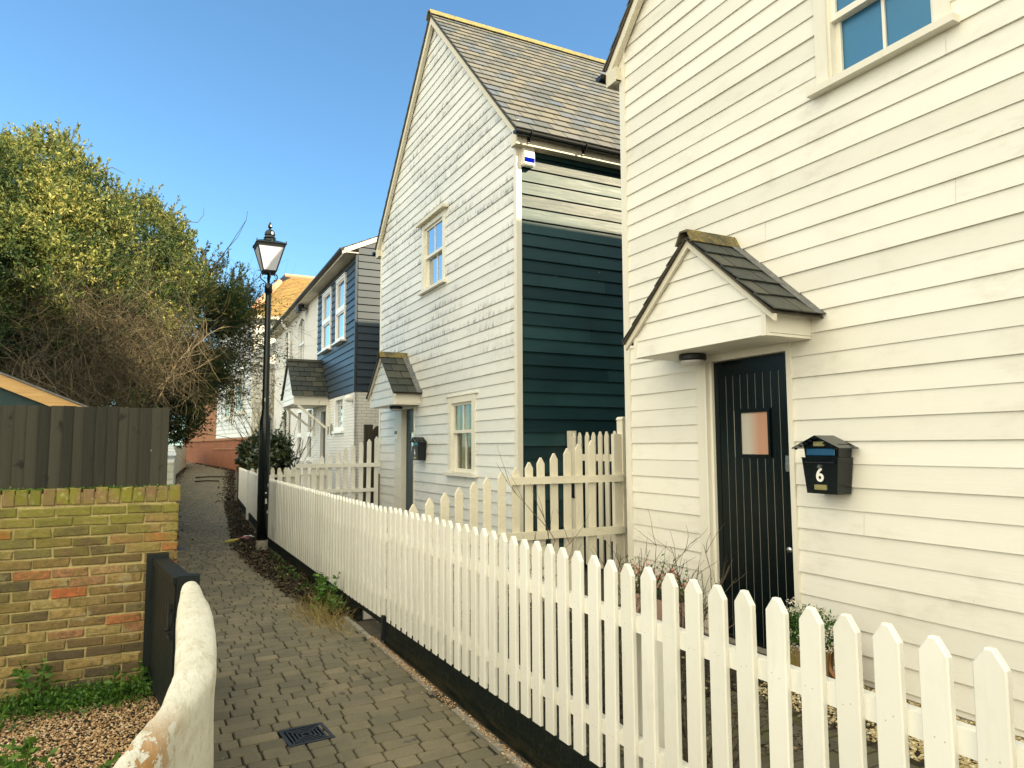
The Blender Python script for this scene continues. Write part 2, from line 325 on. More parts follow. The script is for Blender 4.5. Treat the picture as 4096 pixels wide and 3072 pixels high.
class MB:
    def __init__(s): s.v = []; s.f = []; s.r = []; s.e = []; s.mi = []
    def add(s, vs, fs, r=None, e=None, mi=0):
        k = len(s.v); s.v += [tuple(p) for p in vs]; s.f += [tuple(i+k for i in f) for f in fs]
        r = rng.random() if r is None else r
        s.r += [r]*len(vs); s.e += (e if e else [0.5]*len(vs)); s.mi += [mi]*len(fs)
    def hexa(s, p, r=None, e=None, mi=0):
        s.add(p, [(0, 3, 2, 1), (4, 5, 6, 7), (0, 1, 5, 4), (1, 2, 6, 5), (2, 3, 7, 6), (3, 0, 4, 7)], r, e, mi)
    def box(s, F, s0, s1, z0, z1, o0, o1, r=None, mi=0, bev=0):
        if bev:
            b = bev
            prof = [(s0, z0+b), (s0+b, z0), (s1-b, z0), (s1, z0+b), (s1, z1-b), (s1-b, z1), (s0+b, z1), (s0, z1-b)]
            inner = [(s0+b, z0+b*1.4), (s0+b*1.4, z0+b), (s1-b*1.4, z0+b), (s1-b, z0+b*1.4), (s1-b, z1-b*1.4), (s1-b*1.4, z1-b), (s0+b*1.4, z1-b), (s0+b, z1-b*1.4)]
            vs = [F(a, z, o0) for a, z in prof]+[F(a, z, o1-b) for a, z in prof]+[F(a, z, o1) for a, z in inner]
            fs = [tuple(range(7, -1, -1))]
            for k in range(8):
                j = (k+1) % 8; fs += [(k, j, 8+j, 8+k), (8+k, 8+j, 16+j, 16+k)]
            fs.append(tuple(range(16, 24))); s.add(vs, fs, r, None, mi); return
        p = [F(s0, z0, o0), F(s1, z0, o0), F(s1, z0, o1), F(s0, z0, o1), F(s0, z1, o0), F(s1, z1, o0), F(s1, z1, o1), F(s0, z1, o1)]
        s.hexa(p, r, None, mi)
    def prism(s, F, poly, o0, o1, r=None, mi=0):
        n = len(poly); vs = [F(a, z, o0) for a, z in poly]+[F(a, z, o1) for a, z in poly]
        fs = [tuple(range(n-1, -1, -1)), tuple(range(n, 2*n))]+[(k, (k+1) % n, n+(k+1) % n, n+k) for k in range(n)]
        s.add(vs, fs, r, None, mi)
    def tube(s, pts, rad, seg=8, r=None, mi=0, caps=True):
        pts = [Vector(p) for p in pts]; n = len(pts)
        rads = rad if isinstance(rad, (list, tuple)) else [rad]*n
        vs = []; fs = []; prev = None
        for i, p in enumerate(pts):
            d = (pts[min(i+1, n-1)]-pts[max(i-1, 0)])
            if d.length < 1e-9: d = Vector((0, 0, 1))
            d.normalize()
            if prev is None:
                u = d.orthogonal().normalized()
            else:
                u = prev-d*prev.dot(d)
                u = u.normalized() if u.length > 1e-6 else d.orthogonal().normalized()
            prev = u; v = d.cross(u)
            for k in range(seg):
                a = 2*math.pi*k/seg; vs.append(p+(u*math.cos(a)+v*math.sin(a))*rads[i])
        for i in range(n-1):
            for k in range(seg):
                a = i*seg+k; b = i*seg+(k+1) % seg; fs.append((a, b, b+seg, a+seg))
        if caps: fs += [tuple(range(seg-1, -1, -1)), tuple(range((n-1)*seg, n*seg))]
        s.add(vs, fs, r, None, mi)
    def lathe(s, c, prof, seg=20, r=None, mi=0):
        c = Vector(c); vs = []; fs = []; n = len(prof)
        for rr, z in prof:
            for k in range(seg):
                a = 2*math.pi*k/seg; vs.append(c+Vector((math.cos(a)*rr, math.sin(a)*rr, z)))
        for i in range(n-1):
            for k in range(seg):
                a = i*seg+k; b = i*seg+(k+1) % seg; fs.append((a, b, b+seg, a+seg))
        fs += [tuple(range(seg-1, -1, -1)), tuple(range((n-1)*seg, n*seg))]
        s.add(vs, fs, r, None, mi)
    def build(s, name, mat, parent=None, smooth=False):
        me = bpy.data.meshes.new(name)
        base = Vector((0, 0, 0)); p = parent
        while p is not None: base += p.location; p = p.parent
        vs = np.array(s.v, dtype=np.float64).reshape(-1, 3)-np.array(base)
        me.from_pydata(vs.tolist(), [], s.f)
        a = me.attributes.new('rnd', 'FLOAT', 'POINT'); a.data.foreach_set('value', np.array(s.r, dtype=np.float32))
        a = me.attributes.new('edge', 'FLOAT', 'POINT'); a.data.foreach_set('value', np.array(s.e, dtype=np.float32))
        for mm in (mat if isinstance(mat, (list, tuple)) else [mat]): me.materials.append(MAT[mm])
        if any(s.mi): me.polygons.foreach_set('material_index', s.mi)
        if smooth:
            me.shade_smooth()
        me.validate(); me.update()
        o = bpy.data.objects.new(name, me); COL.objects.link(o)
        if parent is not None: o.parent = parent
        return o
def quads(name, V, rnd, mat, parent=None, nv=4):
    """numpy mesh of separate nv-gons (leaves); V: (n*nv,3)"""
    base = Vector((0, 0, 0)); p = parent
    while p is not None: base += p.location; p = p.parent
    V = V-np.array(base); n = len(V)//nv
    me = bpy.data.meshes.new(name); me.vertices.add(n*nv); me.vertices.foreach_set('co', V.astype(np.float32).ravel())
    me.loops.add(n*nv); me.loops.foreach_set('vertex_index', np.arange(n*nv, dtype=np.int32))
    me.polygons.add(n); me.polygons.foreach_set('loop_start', np.arange(0, n*nv, nv, dtype=np.int32))
    me.polygons.foreach_set('loop_total', np.full(n, nv, dtype=np.int32))
    a = me.attributes.new('rnd', 'FLOAT', 'POINT'); a.data.foreach_set('value', np.repeat(rnd, nv).astype(np.float32))
    me.materials.append(MAT[mat]); me.update(calc_edges=True); me.validate()
    o = bpy.data.objects.new(name, me); COL.objects.link(o)
    if parent is not None: o.parent = parent
    return o
def leaf_quads(P, N, size, aspect=.42, fold=.25):
    """leaf shaped quads at P (n,3) with directions N; rhombus: base, side, tip, side"""
    n = len(P); d = N/np.maximum(np.linalg.norm(N, axis=1, keepdims=True), 1e-6)
    r = nrs.normal(size=(n, 3)); sd_ = np.cross(d, r); sd_ /= np.maximum(np.linalg.norm(sd_, axis=1, keepdims=True), 1e-6)
    L = (size*(nrs.uniform(.65, 1.3, n)))[:, None]
    up_ = np.cross(sd_, d)
    mid = P+d*L*.5+up_*L*fold*.3
    V = np.stack([P, mid+sd_*L*aspect*.5, P+d*L, mid-sd_*L*aspect*.5], 1)
    return V.reshape(-1, 3)
def thing(name, label, cat, loc=(0, 0, 0), group=None):
    o = bpy.data.objects.new(name, None); o.empty_display_size = .2; COL.objects.link(o); o.location = loc
    o['label'] = label; o['category'] = cat
    if group: o['group'] = group
    return o
def tag(o, label, cat, group=None, kind=None):
    if label: o['label'] = label
    if cat: o['category'] = cat
    if group: o['group'] = group
    if kind: o['kind'] = kind
    return o
def struct(o): o['kind'] = 'structure'; return o

def prof(y):           # height of the lane along its length
    return float(np.interp(y, [-300, 9, 14, 19, 27, 36, 51, 70], [0, 0, .06, .17, .34, .52, .73, .8]))

# ------------------------------------------------------------------ weatherboarding
def clap(mb, F, z0, z1, zref, h, Lf, Rf, openings=(), lip=.02, top=.004, kinks=(), jl=(2.6, 4.6), e0=0.0):
    """lapped boards; zref is the height of one board's lower edge; Lf/Rf limit s at height z"""
    k0 = math.floor((z0-zref)/h); k1 = math.ceil((z1-zref)/h)
    for k in range(k0, k1+1):
        zb = zref+k*h; zt = zb+h
        if zb >= z1-1e-4 or zt <= z0+1e-4: continue
        cuts = sorted({max(zb, z0), min(zt, z1)} | {c for o in openings for c in (o[2], o[3]) if max(zb, z0) < c < min(zt, z1)} | {c for c in kinks if max(zb, z0) < c < min(zt, z1)})
        if len(cuts) < 2 or cuts[-1]-cuts[0] < 1e-4: continue
        # joints shared by the whole board
        sL, sR = min(Lf(cuts[0]), Lf(cuts[-1])), max(Rf(cuts[0]), Rf(cuts[-1]))
        js = []; p = sL+rng.uniform(.8, jl[1])
        while p < sR-.5: js.append(p); p += rng.uniform(*jl)
        js = [-1e9]+js+[1e9]; tones = [rng.random() for _ in js]; wob = rng.uniform(-.0025, .0025)
        for a, b in zip(cuts[:-1], cuts[1:]):
            if b-a < 1e-4: continue
            ob = lip+(top-lip)*(a-zb)/h; ot = lip+(top-lip)*(b-zb)/h
            ivs = [(Lf(a), Rf(a), Lf(b), Rf(b))]
            for (s0, s1, oz0, oz1) in openings:
                if oz0 < (a+b)/2 < oz1:
                    nv = []
                    for iv in ivs:
                        if s1 <= iv[0] or s0 >= iv[1]: nv.append(iv); continue
                        if s0 > iv[0]: nv.append((iv[0], s0, iv[2], s0))
                        if s1 < iv[1]: nv.append((s1, iv[1], s1, iv[3]))
                    ivs = nv
            for (la, ra, lb, rb) in ivs:
                for ji in range(len(js)-1):
                    j0, j1 = js[ji], js[ji+1]
                    A0, A1 = max(la, j0+.0012), min(ra, j1-.0012); B0, B1 = max(lb, j0+.0012), min(rb, j1-.0012)
                    if A1-A0 < .002 and B1-B0 < .002: continue
                    if B1 < B0: B0 = B1 = (B0+B1)/2
                    if A1 < A0: A0 = A1 = (A0+A1)/2
                    vs = [F(A0, a, -.01), F(A1, a, -.01), F(A1, a, ob+wob), F(A0, a, ob+wob), F(B0, b, -.01), F(B1, b, -.01), F(B1, b, ot+wob), F(B0, b, ot+wob)]
                    ea, eb = (a-zb)/h, (b-zb)/h
                    mb.hexa(vs, tones[ji], [ea]*4+[eb]*4)

def slates(mb, P0, ex, up_, W, L, w_=.25, e=.2, th=.008, jit=.006, seed=1):
    """slated slope: P0 lower left corner, ex unit vector along the eave, up_ unit vector up the slope"""
    rr = random.Random(seed); ex = Vector(ex).normalized(); up_ = Vector(up_).normalized(); n = ex.cross(up_)
    if n.z < 0: n = -n
    P0 = Vector(P0); rows = int(math.ceil(L/e)); cols = int(math.ceil(W/w_))+1
    for i in range(rows):
        off = (w_/2 if i % 2 else 0)
        a0 = i*e; a1 = min(a0+e*1.12, L)
        for j in range(-1, cols):
            x0 = max(j*w_+off, 0); x1 = min((j+1)*w_+off, W)
            if x1-x0 < .02: continue
            g = .006; q = a0+rr.uniform(-jit, jit) if i else a0
            lift0 = th*1.9+rr.uniform(0, .003); lift1 = th*.55
            A = [P0+ex*(x0+g)+up_*q, P0+ex*(x1-g)+up_*q, P0+ex*(x1-g)+up_*a1, P0+ex*(x0+g)+up_*a1]
            vs = [A[0]+n*(lift0-th), A[1]+n*(lift0-th), A[2]+n*(lift1-th), A[3]+n*(lift1-th), A[0]+n*lift0, A[1]+n*lift0, A[2]+n*lift1, A[3]+n*lift1]
            mb.hexa(vs, rr.random())

def half_gutter(mb, p0, p1, out, r=.055, seg=8):
    """half-round gutter from p0 to p1 (its axis at rim height), open upwards"""
    p0, p1, out = Vector(p0), Vector(p1), Vector(out).normalized(); z = Vector((0, 0, 1)); vs = []; fs = []
    for p in (p0, p1):
        for rr in (r, r-.006):
            for k in range(seg+1):
                a = math.pi+math.pi*k/seg; vs.append(p+out*math.cos(a)*rr+z*math.sin(a)*rr)
    m_ = seg+1
    for k in range(seg):
        fs += [(k, k+1, 2*m_+k+1, 2*m_+k), (m_+k+1, m_+k, 3*m_+k, 3*m_+k+1)]
    fs += [(0, 2*m_, 3*m_, m_), (seg, m_+seg, 3*m_+seg, 2*m_+seg)]
    for b in (0, 2*m_): fs += [tuple(b+k for k in range(seg+1))]
    mb.add(vs, fs)

# ------------------------------------------------------------------ sash window
def sash(root, F, s0, s1, z0, z1, zm, glassU, glassL, fr=.09, frm='trim_paint', hood=False, sill=True, bars=1, o=0.03, back='interior', inner=True, hood_m='soffit_paint'):
    """box frame, two sashes, glazing bars, sill; lower sash stands back from the upper one"""
    b = MB()
    b.box(F, s0, s0+fr, z0, z1, -.12, o); b.box(F, s1-fr, s1, z0, z1, -.12, o); b.box(F, s0+fr, s1-fr, z1-fr*.8, z1, -.12, o)
    # inner staff beads
    q = .018
    b.box(F, s0+fr, s0+fr+q, z0, z1-fr*.8, -.12, o-.02); b.box(F, s1-fr-q, s1-fr, z0, z1-fr*.8, -.12, o-.02)
    w_ = b.build('window_frame', frm, root)
    if sill:
        b = MB(); b.box(F, s0-.05, s1+.05, z0-.05, z0, -.12, o+.055); b.build('sill', frm, w_)
    a0, a1 = s0+fr+q, s1-fr-q; zt = z1-fr*.8; st = .04
    u = MB(); oo = -.005
    u.box(F, a0, a0+st, zm-.02, zt, oo-.04, oo); u.box(F, a1-st, a1, zm-.02, zt, oo-.04, oo)
    u.box(F, a0+st, a1-st, zt-st, zt, oo-.04, oo); u.box(F, a0+st, a1-st, zm-.02, zm+.028, oo-.04, oo)
    for k in range(bars):
        c = a0+(a1-a0)*(k+1)/(bars+1); u.box(F, c-.011, c+.011, zm+.028, zt-st, oo-.03, oo-.006)
    u.build('upper_sash', frm, w_)
    l = MB(); oo = -.05
    l.box(F, a0, a0+st, z0, zm+.02, oo-.04, oo); l.box(F, a1-st, a1, z0, zm+.02, oo-.04, oo)
    l.box(F, a0+st, a1-st, z0, z0+st*1.5, oo-.04, oo); l.box(F, a0+st, a1-st, zm-.02, zm+.02, oo-.04, oo)
    for k in range(bars):
        c = a0+(a1-a0)*(k+1)/(bars+1); l.box(F, c-.011, c+.011, z0+st*1.5, zm-.02, oo-.03, oo-.006)
    l.build('lower_sash', frm, w_)
    g = MB(); g.box(F, a0+.01, a1-.01, zm, zt-.01, -.028, -.024); g.build('pane', glassU, w_)
    g = MB(); g.box(F, a0+.01, a1-.01, z0+.02, zm, -.074, -.070); g.build('pane', glassL, w_)
    if hood:
        b = MB(); b.prism(Frame(F.O, F.a, F.n), [(s0-.10, z1+.0), (s1+.10, z1+.0), (s1+.10, z1+.045), (s0-.10, z1+.045)], .0, .11); b.build('window_hood', hood_m, root)
    return w_

# ------------------------------------------------------------------ porch canopy on a lane-facing facade
def porch(root, x, yc, half, z_b, z_e, z_r, dep, slatem, ridgem, clapm, seed, lead=True):
    """gabled canopy: yc centre, half width of the box, z_b bottom, z_e eave, z_r ridge, dep depth"""
    xf = x-dep; Ff = FX(xf)
    p = MB(); run = half+.09
    sl = (z_r-z_e)/run
    Rf = lambda z: yc+half if z <= z_e+.0 else yc+max(0, (z_r-.05-z)/sl)
    Lf = lambda z: yc-half if z <= z_e+.0 else yc-max(0, (z_r-.05-z)/sl)
    Rf2 = lambda z: min(yc+half, yc+max(0, (z_r-.05-z)/sl)); Lf2 = lambda z: max(yc-half, yc-max(0, (z_r-.05-z)/sl))
    zk = z_r-.05-sl*half
    clap(p, Ff, z_b+.002, z_r-.06, z_b+.002, .145, Lf2, Rf2, lip=.016, kinks=(zk,), jl=(5, 6))
    can = p.build('porch_canopy', clapm, root)
    b = MB()     # soffit box, cheeks, corner studs
    b.box(Ff, yc-half, yc+half, z_b, z_b+.02, -dep+.004, -.012)
    b.box(FY(yc-half), xf+.01, x+.02, z_b+.022, z_e+.02, -.03, .006)
    b.box(FY(yc+half), xf+.01, x+.02, z_b+.022, z_e+.02, -.006, .03)
    b.box(Ff, yc-half-.012, yc-half+.032, z_b-.004, z_e+.01, -.02, .022); b.box(Ff, yc+half-.032, yc+half+.012, z_b-.004, z_e+.01, -.02, .022)
    b.build('canopy_box', 'trim_paint', can)
    b = MB()     # barge boards
    for sg in (-1, 1):
        y1 = yc+sg*(run+.02); y0 = yc
        A = [(y0, z_r-.012), (y1, z_e-.012-.02*sl), (y1-sg*.005, z_e-.075-.02*sl), (y0, z_r-.088)]
        if sg < 0: A = A[::-1]
        b.prism(Ff, A, .018, .045)
    b.build('bargeboard', 'soffit_paint', can)
    L = math.hypot(run+.03, z_r-z_e+.03*sl); ang = math.atan(sl)
    for sg in (-1, 1):
        r = MB(); up_ = Vector((0, -sg*math.cos(ang), math.sin(ang)))
        P0 = Vector((xf-.07, yc+sg*(run+.035), z_e-.035*sl+.005))
        slates(r, P0, (1, 0, 0), up_, dep+.07-(.10 if lead else 0), L-.02, .27, .21, .01, .006, seed+sg)
        r.build('roof_slope', slatem, can)
        d = MB(); n = Vector((1, 0, 0)).cross(up_); n = n if n.z > 0 else -n
        q = [P0+n*-.012, P0+Vector((dep+.07, 0, 0))+n*-.012]
        d.hexa([q[0]-n*.01, q[1]-n*.01, q[1]-n*.01+up_*L, q[0]-n*.01+up_*L, q[0], q[1], q[1]+up_*L, q[0]+up_*L]); d.build('roof_deck', 'old_wood', can)
        if lead:
            d = MB(); a = P0+Vector((dep+.07-.115, 0, 0))+n*.022; b_ = P0+Vector((dep+.09, 0, 0))+n*.022; cc = b_+n*.05
            d.hexa([a-n*.006, b_-n*.006, b_-n*.006+up_*L, a-n*.006+up_*L, a, b_, b_+up_*L, a+up_*L]); d.build('lead_flashing', 'lead', can)
    r = MB()     # half-hexagonal ridge tile
    pr = [(-.105, -.095), (-.045, .012), (.045, .012), (.105, -.095), (.085, -.10), (.038, -.004), (-.038, -.004), (-.085, -.10)]
    FF = Frame((0, yc), (0, 1), (1, 0))
    r.prism(FF, [(a, z_r+.035+z) for a, z in pr], xf-.085, x-.02)
    r.build('ridge_tile', ridgem, can)
    return can

def bulkhead_light(root, c, r=.11):
    b = MB(); b.lathe(c, [(r*.92, 0), (r, -.01), (r, -.045), (r*.9, -.055)], 24); o = b.build('porch_light', 'black_plastic', root, False)
    b = MB(); b.lathe(c, [(r*.88, -.054), (r*.86, -.07), (r*.6, -.088), (.01, -.094)], 24); b.build('light_diffuser', 'opal', o, True)

def letterbox(x, yc, z_t, num, label, loc_group, w_=.30):
    """pitched-roof post box hanging on a facade; front face towards -X"""
    F = FX(x); root = thing('mailbox', label, 'mailbox', (x, yc, z_t-.42), loc_group)
    d = .14; zt = z_t-.07; zm = z_t-.155; zb = z_t-.40; hb = w_/2; hs = w_/2-.028
    b = MB()
    # body tapering downward
    def slab(h0, h1, z0, z1, o0, o1):
        b.hexa([F(yc-h0, z0, .0), F(yc+h0, z0, .0), F(yc+h0, z0, o0), F(yc-h0, z0, o0), F(yc-h1, z1, .0), F(yc+h1, z1, .0), F(yc+h1, z1, o1), F(yc-h1, z1, o1)])
    slab(hs, hb-.002, zb, zm, d, d+.012); slab(hb-.014, hb-.006, zm+.002, zt+.01, d-.012, d-.005)
    b.prism(F, [(yc-hb, zt), (yc+hb, zt), (yc, z_t-.006)], .0, d-.004)
    b.box(F, yc-hb+.0, yc+hb-.0, zm-.003, zm+.003, .0, d+.016)
    b.build('body', 'black_gloss', root)
    b = MB()
    for sg in (-1, 1):
        A = [(yc, z_t), (yc+sg*(hb+.045), zt-.016), (yc+sg*(hb+.045), zt-.022), (yc, z_t-.007)]
        if sg < 0: A = A[::-1]
        b.prism(F, A, -.0, d+.055)
    for k in range(9):   # scalloped fringe under the front of the lid
        t = (k+.5)/9*2-1; cy = yc+t*(hb+.03); cz = z_t-.008-abs(t)*(z_t-zt+.012)
        b.prism(F, [(cy+.016*math.cos(a), cz-.004+.015*math.sin(a)) for a in [math.pi+math.pi*i/6 for i in range(7)]], d+.05, d+.054)
    b.build('lid', 'black_gloss', root)
    b = MB(); b.box(F, yc-hb+.035, yc+hb-.035, zm+.016, zt-.02, d-.004, d+.004, bev=.004); b.build('letter_flap', 'glass_blue', root)
    for (zz, hh, ww) in ((z_t-.058, .016, .045), (z_t-.355, .017, .048)):
        b = MB(); b.box(F, yc-ww, yc+ww, zz-hh, zz+hh, d-.004, d+.014); q = b.build('name_plate', 'brass', root)
        b = MB(); b.box(F, yc-ww+.012, yc+ww-.012, zz-hh+.007, zz+hh-.007, d+.0145, d+.0165); b.build('card', 'brass', q)
    b = MB(); b.box(F, yc-hb+.03, yc+hb-.03, zm-.034, zm-.028, d+.010, d+.016); b.build('door_lip', 'iron', root)
    b = MB(); c = F(yc, zm-.06, d+.005); b.tube([c, c+Vector((-.016, 0, 0))], .014, 14); b.build('lock', 'chrome', root)
    txt(num, F, yc, z_t-.275, d+.0135, .13, 'number_white', root, 'house_number')
    return root

def txt(body, F, s, z, o, size, mat, parent, name, sx=1.0):
    cu = bpy.data.curves.new(name, 'FONT'); cu.body = body; cu.size = size; cu.extrude = .0015; cu.align_x = 'CENTER'; cu.align_y = 'CENTER'; cu.offset = size*.022
    tmp = bpy.data.objects.new(name, cu); COL.objects.link(tmp)
    dg = bpy.context.evaluated_depsgraph_get(); me = bpy.data.meshes.new_from_object(tmp.evaluated_get(dg))
    bpy.data.objects.remove(tmp)
    me.materials.clear(); me.materials.append(MAT[mat])
    a = -F.a           # reading direction, seen from outside, for walls facing -X
    if F.n.x > -.5: a = F.a
    zz = Vector((0, 0, 1)); p = F(s, z, o)
    base = Vector((0, 0, 0)); q = parent
    while q is not None: base += q.location; q = q.parent
    for v in me.vertices:
        c = v.co.copy(); v.co = p-base+a*c.x*sx+zz*c.y+F.n*c.z
    ob = bpy.data.objects.new(name, me); COL.objects.link(ob); ob.parent = parent
    return ob

def plank_door(root, F, s0, s1, z0, z1, mat, win, glassm, boards=9, o=-.045, furn=True):
    b = MB(); b.box(F, s0, s1, z0, z1, o-.03, o); 
    st = .055
    # stiles, head rail stand 6 mm proud; tongue-and-groove boards between them
    b.box(F, s0+.002, s0+st, z0+.002, z1-.002, o, o+.010); b.box(F, s1-st, s1-.002, z0+.002, z1-.002, o, o+.010); b.box(F, s0+st, s1-st, z1-.12, z1-.002, o, o+.010)
    d = b.build('door', mat, root)
    g = MB(); n = boards; w_ = (s1-s0-2*st)/n; x0 = s0+st
    bb = MB()
    for k in range(n):
        segs = [(z0+.004, z1-.122)]
        a, c = x0+k*w_+.0035, x0+(k+1)*w_-.0035
        if win and a < win[1] and c > win[0]:
            segs = [(z0+.004, win[2]), (win[3], z1-.122)]
        for q0, q1 in segs: bb.box(F, a, c, q0, q1, o, o+.006)
        if k:
            xg = x0+k*w_
            sg = [(z0+.01, z1-.125)]
            if win and win[0]-.01 < xg < win[1]+.01: sg = [(z0+.01, win[2]-.01), (win[3]+.01, z1-.125)]
            for q0, q1 in sg: g.box(F, xg-.0028, xg+.0028, q0, q1, o+.0005, o+.003)
    bb.build('door_boards', mat, d); g.build('board_grooves', 'groove', d)
    if win:
        a, c, q0, q1 = win; f = MB(); t = .022
        f.box(F, a, a+t, q0, q1, o, o+.022); f.box(F, c-t, c, q0, q1, o, o+.022); f.box(F, a+t, c-t, q0, q0+t, o, o+.022); f.box(F, a+t, c-t, q1-t, q1, o, o+.022)
        f.build('door_window_frame', mat, d)
        f = MB(); f.box(F, a+t, c-t, q0+t, q1-t, o+.002, o+.008); f.build('door_pane', glassm, d)
    if furn:
        f = MB(); f.box(F, s0+.02, s0+.075, z0+1.38, z0+1.50, o+.011, o+.03); f.box(F, s0+.03, s0+.065, z0+1.40, z0+1.44, o+.03, o+.045); f.build('latch_lock', 'chrome', d)
        f = MB(); c = F(s0+.05, z0+.80, o+.01); f.tube([c, c+F.n*.02, c+F.n*.035, c+F.n*.05], [.012, .012, .026, .02], 14); f.build('door_knob', 'chrome', d, True)
    return d

# ------------------------------------------------------------------ the two gabled weatherboard houses
Z_EAVE0, Z_APEX0 = 5.93, 9.17; Z_EAVE, Z_APEX = Z_EAVE0, Z_APEX0
def gable_house(name, label, y0, y1, paint, zref, h, ops, side_boards, side_open=False, side_ref=0, roof_seed=3, xd=9.2, jl=(2.8, 5.0), dz=0):
    Z_EAVE, Z_APEX = Z_EAVE0+dz, Z_APEX0+dz
    yc = (y0+y1)/2; F = FX(4.3); sl = (Z_APEX-Z_EAVE)/(yc-y0)
    root = thing(name, label, 'house', (4.3, yc, 0), 'white weatherboarded gable houses beside the lane')
    b = MB(); b.prism(Frame((0, 0), (0, 1), (1, 0)), [(y0+.02, -.06), (y1-.02, -.06), (y1-.02, Z_EAVE-.02), (yc, Z_APEX-.05), (y0+.02, Z_EAVE-.02)], 4.42, 4.3+xd)
    b.build('inner_wall', 'interior', root)
    Lf = lambda z: y0+.045 if z < Z_EAVE else y0+.045+(z-Z_EAVE)/sl*.985
    Rf = lambda z: y1-.045 if z < Z_EAVE else y1-.045-(z-Z_EAVE)/sl*.985
    b = MB(); clap(b, F, .012, Z_APEX-.12, zref, h, Lf, Rf, ops, lip=.017 if dz else .020, kinks=(Z_EAVE,), jl=jl)
    # packing behind boards so that no light leaks at the joints
    b.build('weatherboard_wall', paint, root)
    b = MB(); b2 = MB()
    zz = sorted({-.05, Z_EAVE, Z_APEX-.12} | {c for o in ops for c in (o[2]+.004, o[3]-.004)})
    for a, c in zip(zz[:-1], zz[1:]):
        mid = (a+c)/2; ivs = [(Lf(a), Rf(a), Lf(c), Rf(c))]
        for (s0, s1, q0, q1) in ops:
            if q0 < mid < q1:
                nv = []
                for iv in ivs:
                    if s1 <= iv[0] or s0 >= iv[1]: nv.append(iv); continue
                    nv += [(iv[0], s0+.004, iv[2], s0+.004), (s1-.004, iv[1], s1-.004, iv[3])]
                ivs = nv
        for l0, r0, l1, r1 in ivs:
            b.hexa([F(l0, a, -.118), F(r0, a, -.118), F(r0, a, -.012), F(l0, a, -.012), F(l1, c, -.118), F(r1, c, -.118), F(r1, c, -.012), F(l1, c, -.012)])
    b.build('wall_lining', 'soffit_paint', root)
    for y in (y0, y1):
        b = MB(); sg = 1 if y == y0 else -1; a, c = sorted((y-sg*.034, y+sg*.05))
        b.box(F, a, c, .0, Z_EAVE+(.06 if sg > 0 else .1), -.05, .028); b.build('corner_board', 'trim_paint', root)
    # side wall facing the camera
    if side_boards:
        b = MB(); clap(b, FY(y0), 0.0, Z_EAVE-.06, side_ref, .178, lambda z: 4.34, lambda z: 4.3+xd, (), lip=.026, jl=(1.4, 4.2))
        b.build('side_wall', side_boards, root)
    # roof
    ang = math.atan(sl); ov = .20; half = yc-y0
    L = (half+ov)/math.cos(ang)
    for sg in (-1, 1):
        up_ = Vector((0, -sg*math.cos(ang), math.sin(ang)))
        P0 = Vector((4.18, yc+sg*(half+ov), Z_EAVE-ov*sl+.06))
        r = MB(); slates(r, P0, (1, 0, 0), up_, xd+.12, L, .265, .215, .014, .008, roof_seed+sg)
        r.build('roof_slope', 'slate', root)
        n = Vector((1, 0, 0)).cross(up_); n = n if n.z > 0 else -n
        d = MB(); A = P0+Vector((.012, 0, 0))+up_*.02-n*.004; B = A+Vector((xd+.10, 0, 0))
        d.hexa([A-n*.03, B-n*.03, B-n*.03+up_*(L-.03), A-n*.03+up_*(L-.03), A, B, B+up_*(L-.03), A+up_*(L-.03)]); d.build('roof_deck', 'old_wood', root)
        # fascia and soffit box
        d = MB(); yf = yc+sg*(half+ov-.03); ya, yb = sorted((yf, yf-sg*.022)); Fs = Frame((0, 0), (1, 0), (0, 1))
        d.box(Fs, 4.205, 4.3+xd, Z_EAVE-ov*sl-.13, Z_EAVE-ov*sl+.045, ya, yb)
        ya, yb = sorted((yf-sg*.023, yc+sg*half)); d.box(Fs, 4.21, 4.3+xd, Z_EAVE-ov*sl-.128, Z_EAVE-ov*sl-.11, ya, yb)
        d.box(FX(4.205), ya, yb, Z_EAVE-ov*sl-.127, Z_EAVE-ov*sl+.03, -.10, -.002)
        d.build('fascia', 'soffit_paint', root)
        g = MB(); half_gutter(g, (4.15, yf+sg*.062, Z_EAVE-ov*sl+.015), (4.3+xd, yf+sg*.062, Z_EAVE-ov*sl-.005), (0, sg, 0), .058)
        gt = g.build('gutter', 'black_plastic', root)
        k = 4.38
        while k < 9:
            g = MB(); c = Vector((k, yf+sg*.062, Z_EAVE-ov*sl+.012))
            g.tube([c+Vector((0, sg*.064*math.cos(a), .064*math.sin(a))) for a in [math.pi*(.95+1.1*i/9) for i in range(10)]], .009, 6)
            g.box(Frame((0, 0), (1, 0), (0, 1)), k-.016, k+.016, c.z-.12, c.z-.045, *sorted((yf+sg*.002, yf+sg*.02)))
            g.build('gutter_bracket', 'black_plastic', gt); k += .86
    b = MB()
    for sg in (-1, 1):
        y1_ = yc+sg*(half+ov*.9); zE = Z_EAVE-ov*.9*sl; A = [(yc, Z_APEX+.03), (y1_, zE+.03), (y1_, zE-.10), (yc, Z_APEX-.13)]
        if sg < 0: A = A[::-1]
        b.prism(F, A, .03, .092)
    b.build('bargeboard', 'soffit_paint', root)
    r = MB(); pr = [(-.13, -.105), (-.05, .015), (.05, .015), (.13, -.105), (.11, -.11), (.04, -.004), (-.04, -.004), (-.11, -.11)]
    FF = Frame((0, yc), (0, 1), (1, 0)); x = 4.16
    while x < 4.3+xd-.1:
        r.prism(FF, [(a, Z_APEX+.10+z) for a, z in pr], x, x+.447); x += .45
    r.build('ridge_tile', 'lichen_ridge', root)
    return root

F43 = FX(4.3)
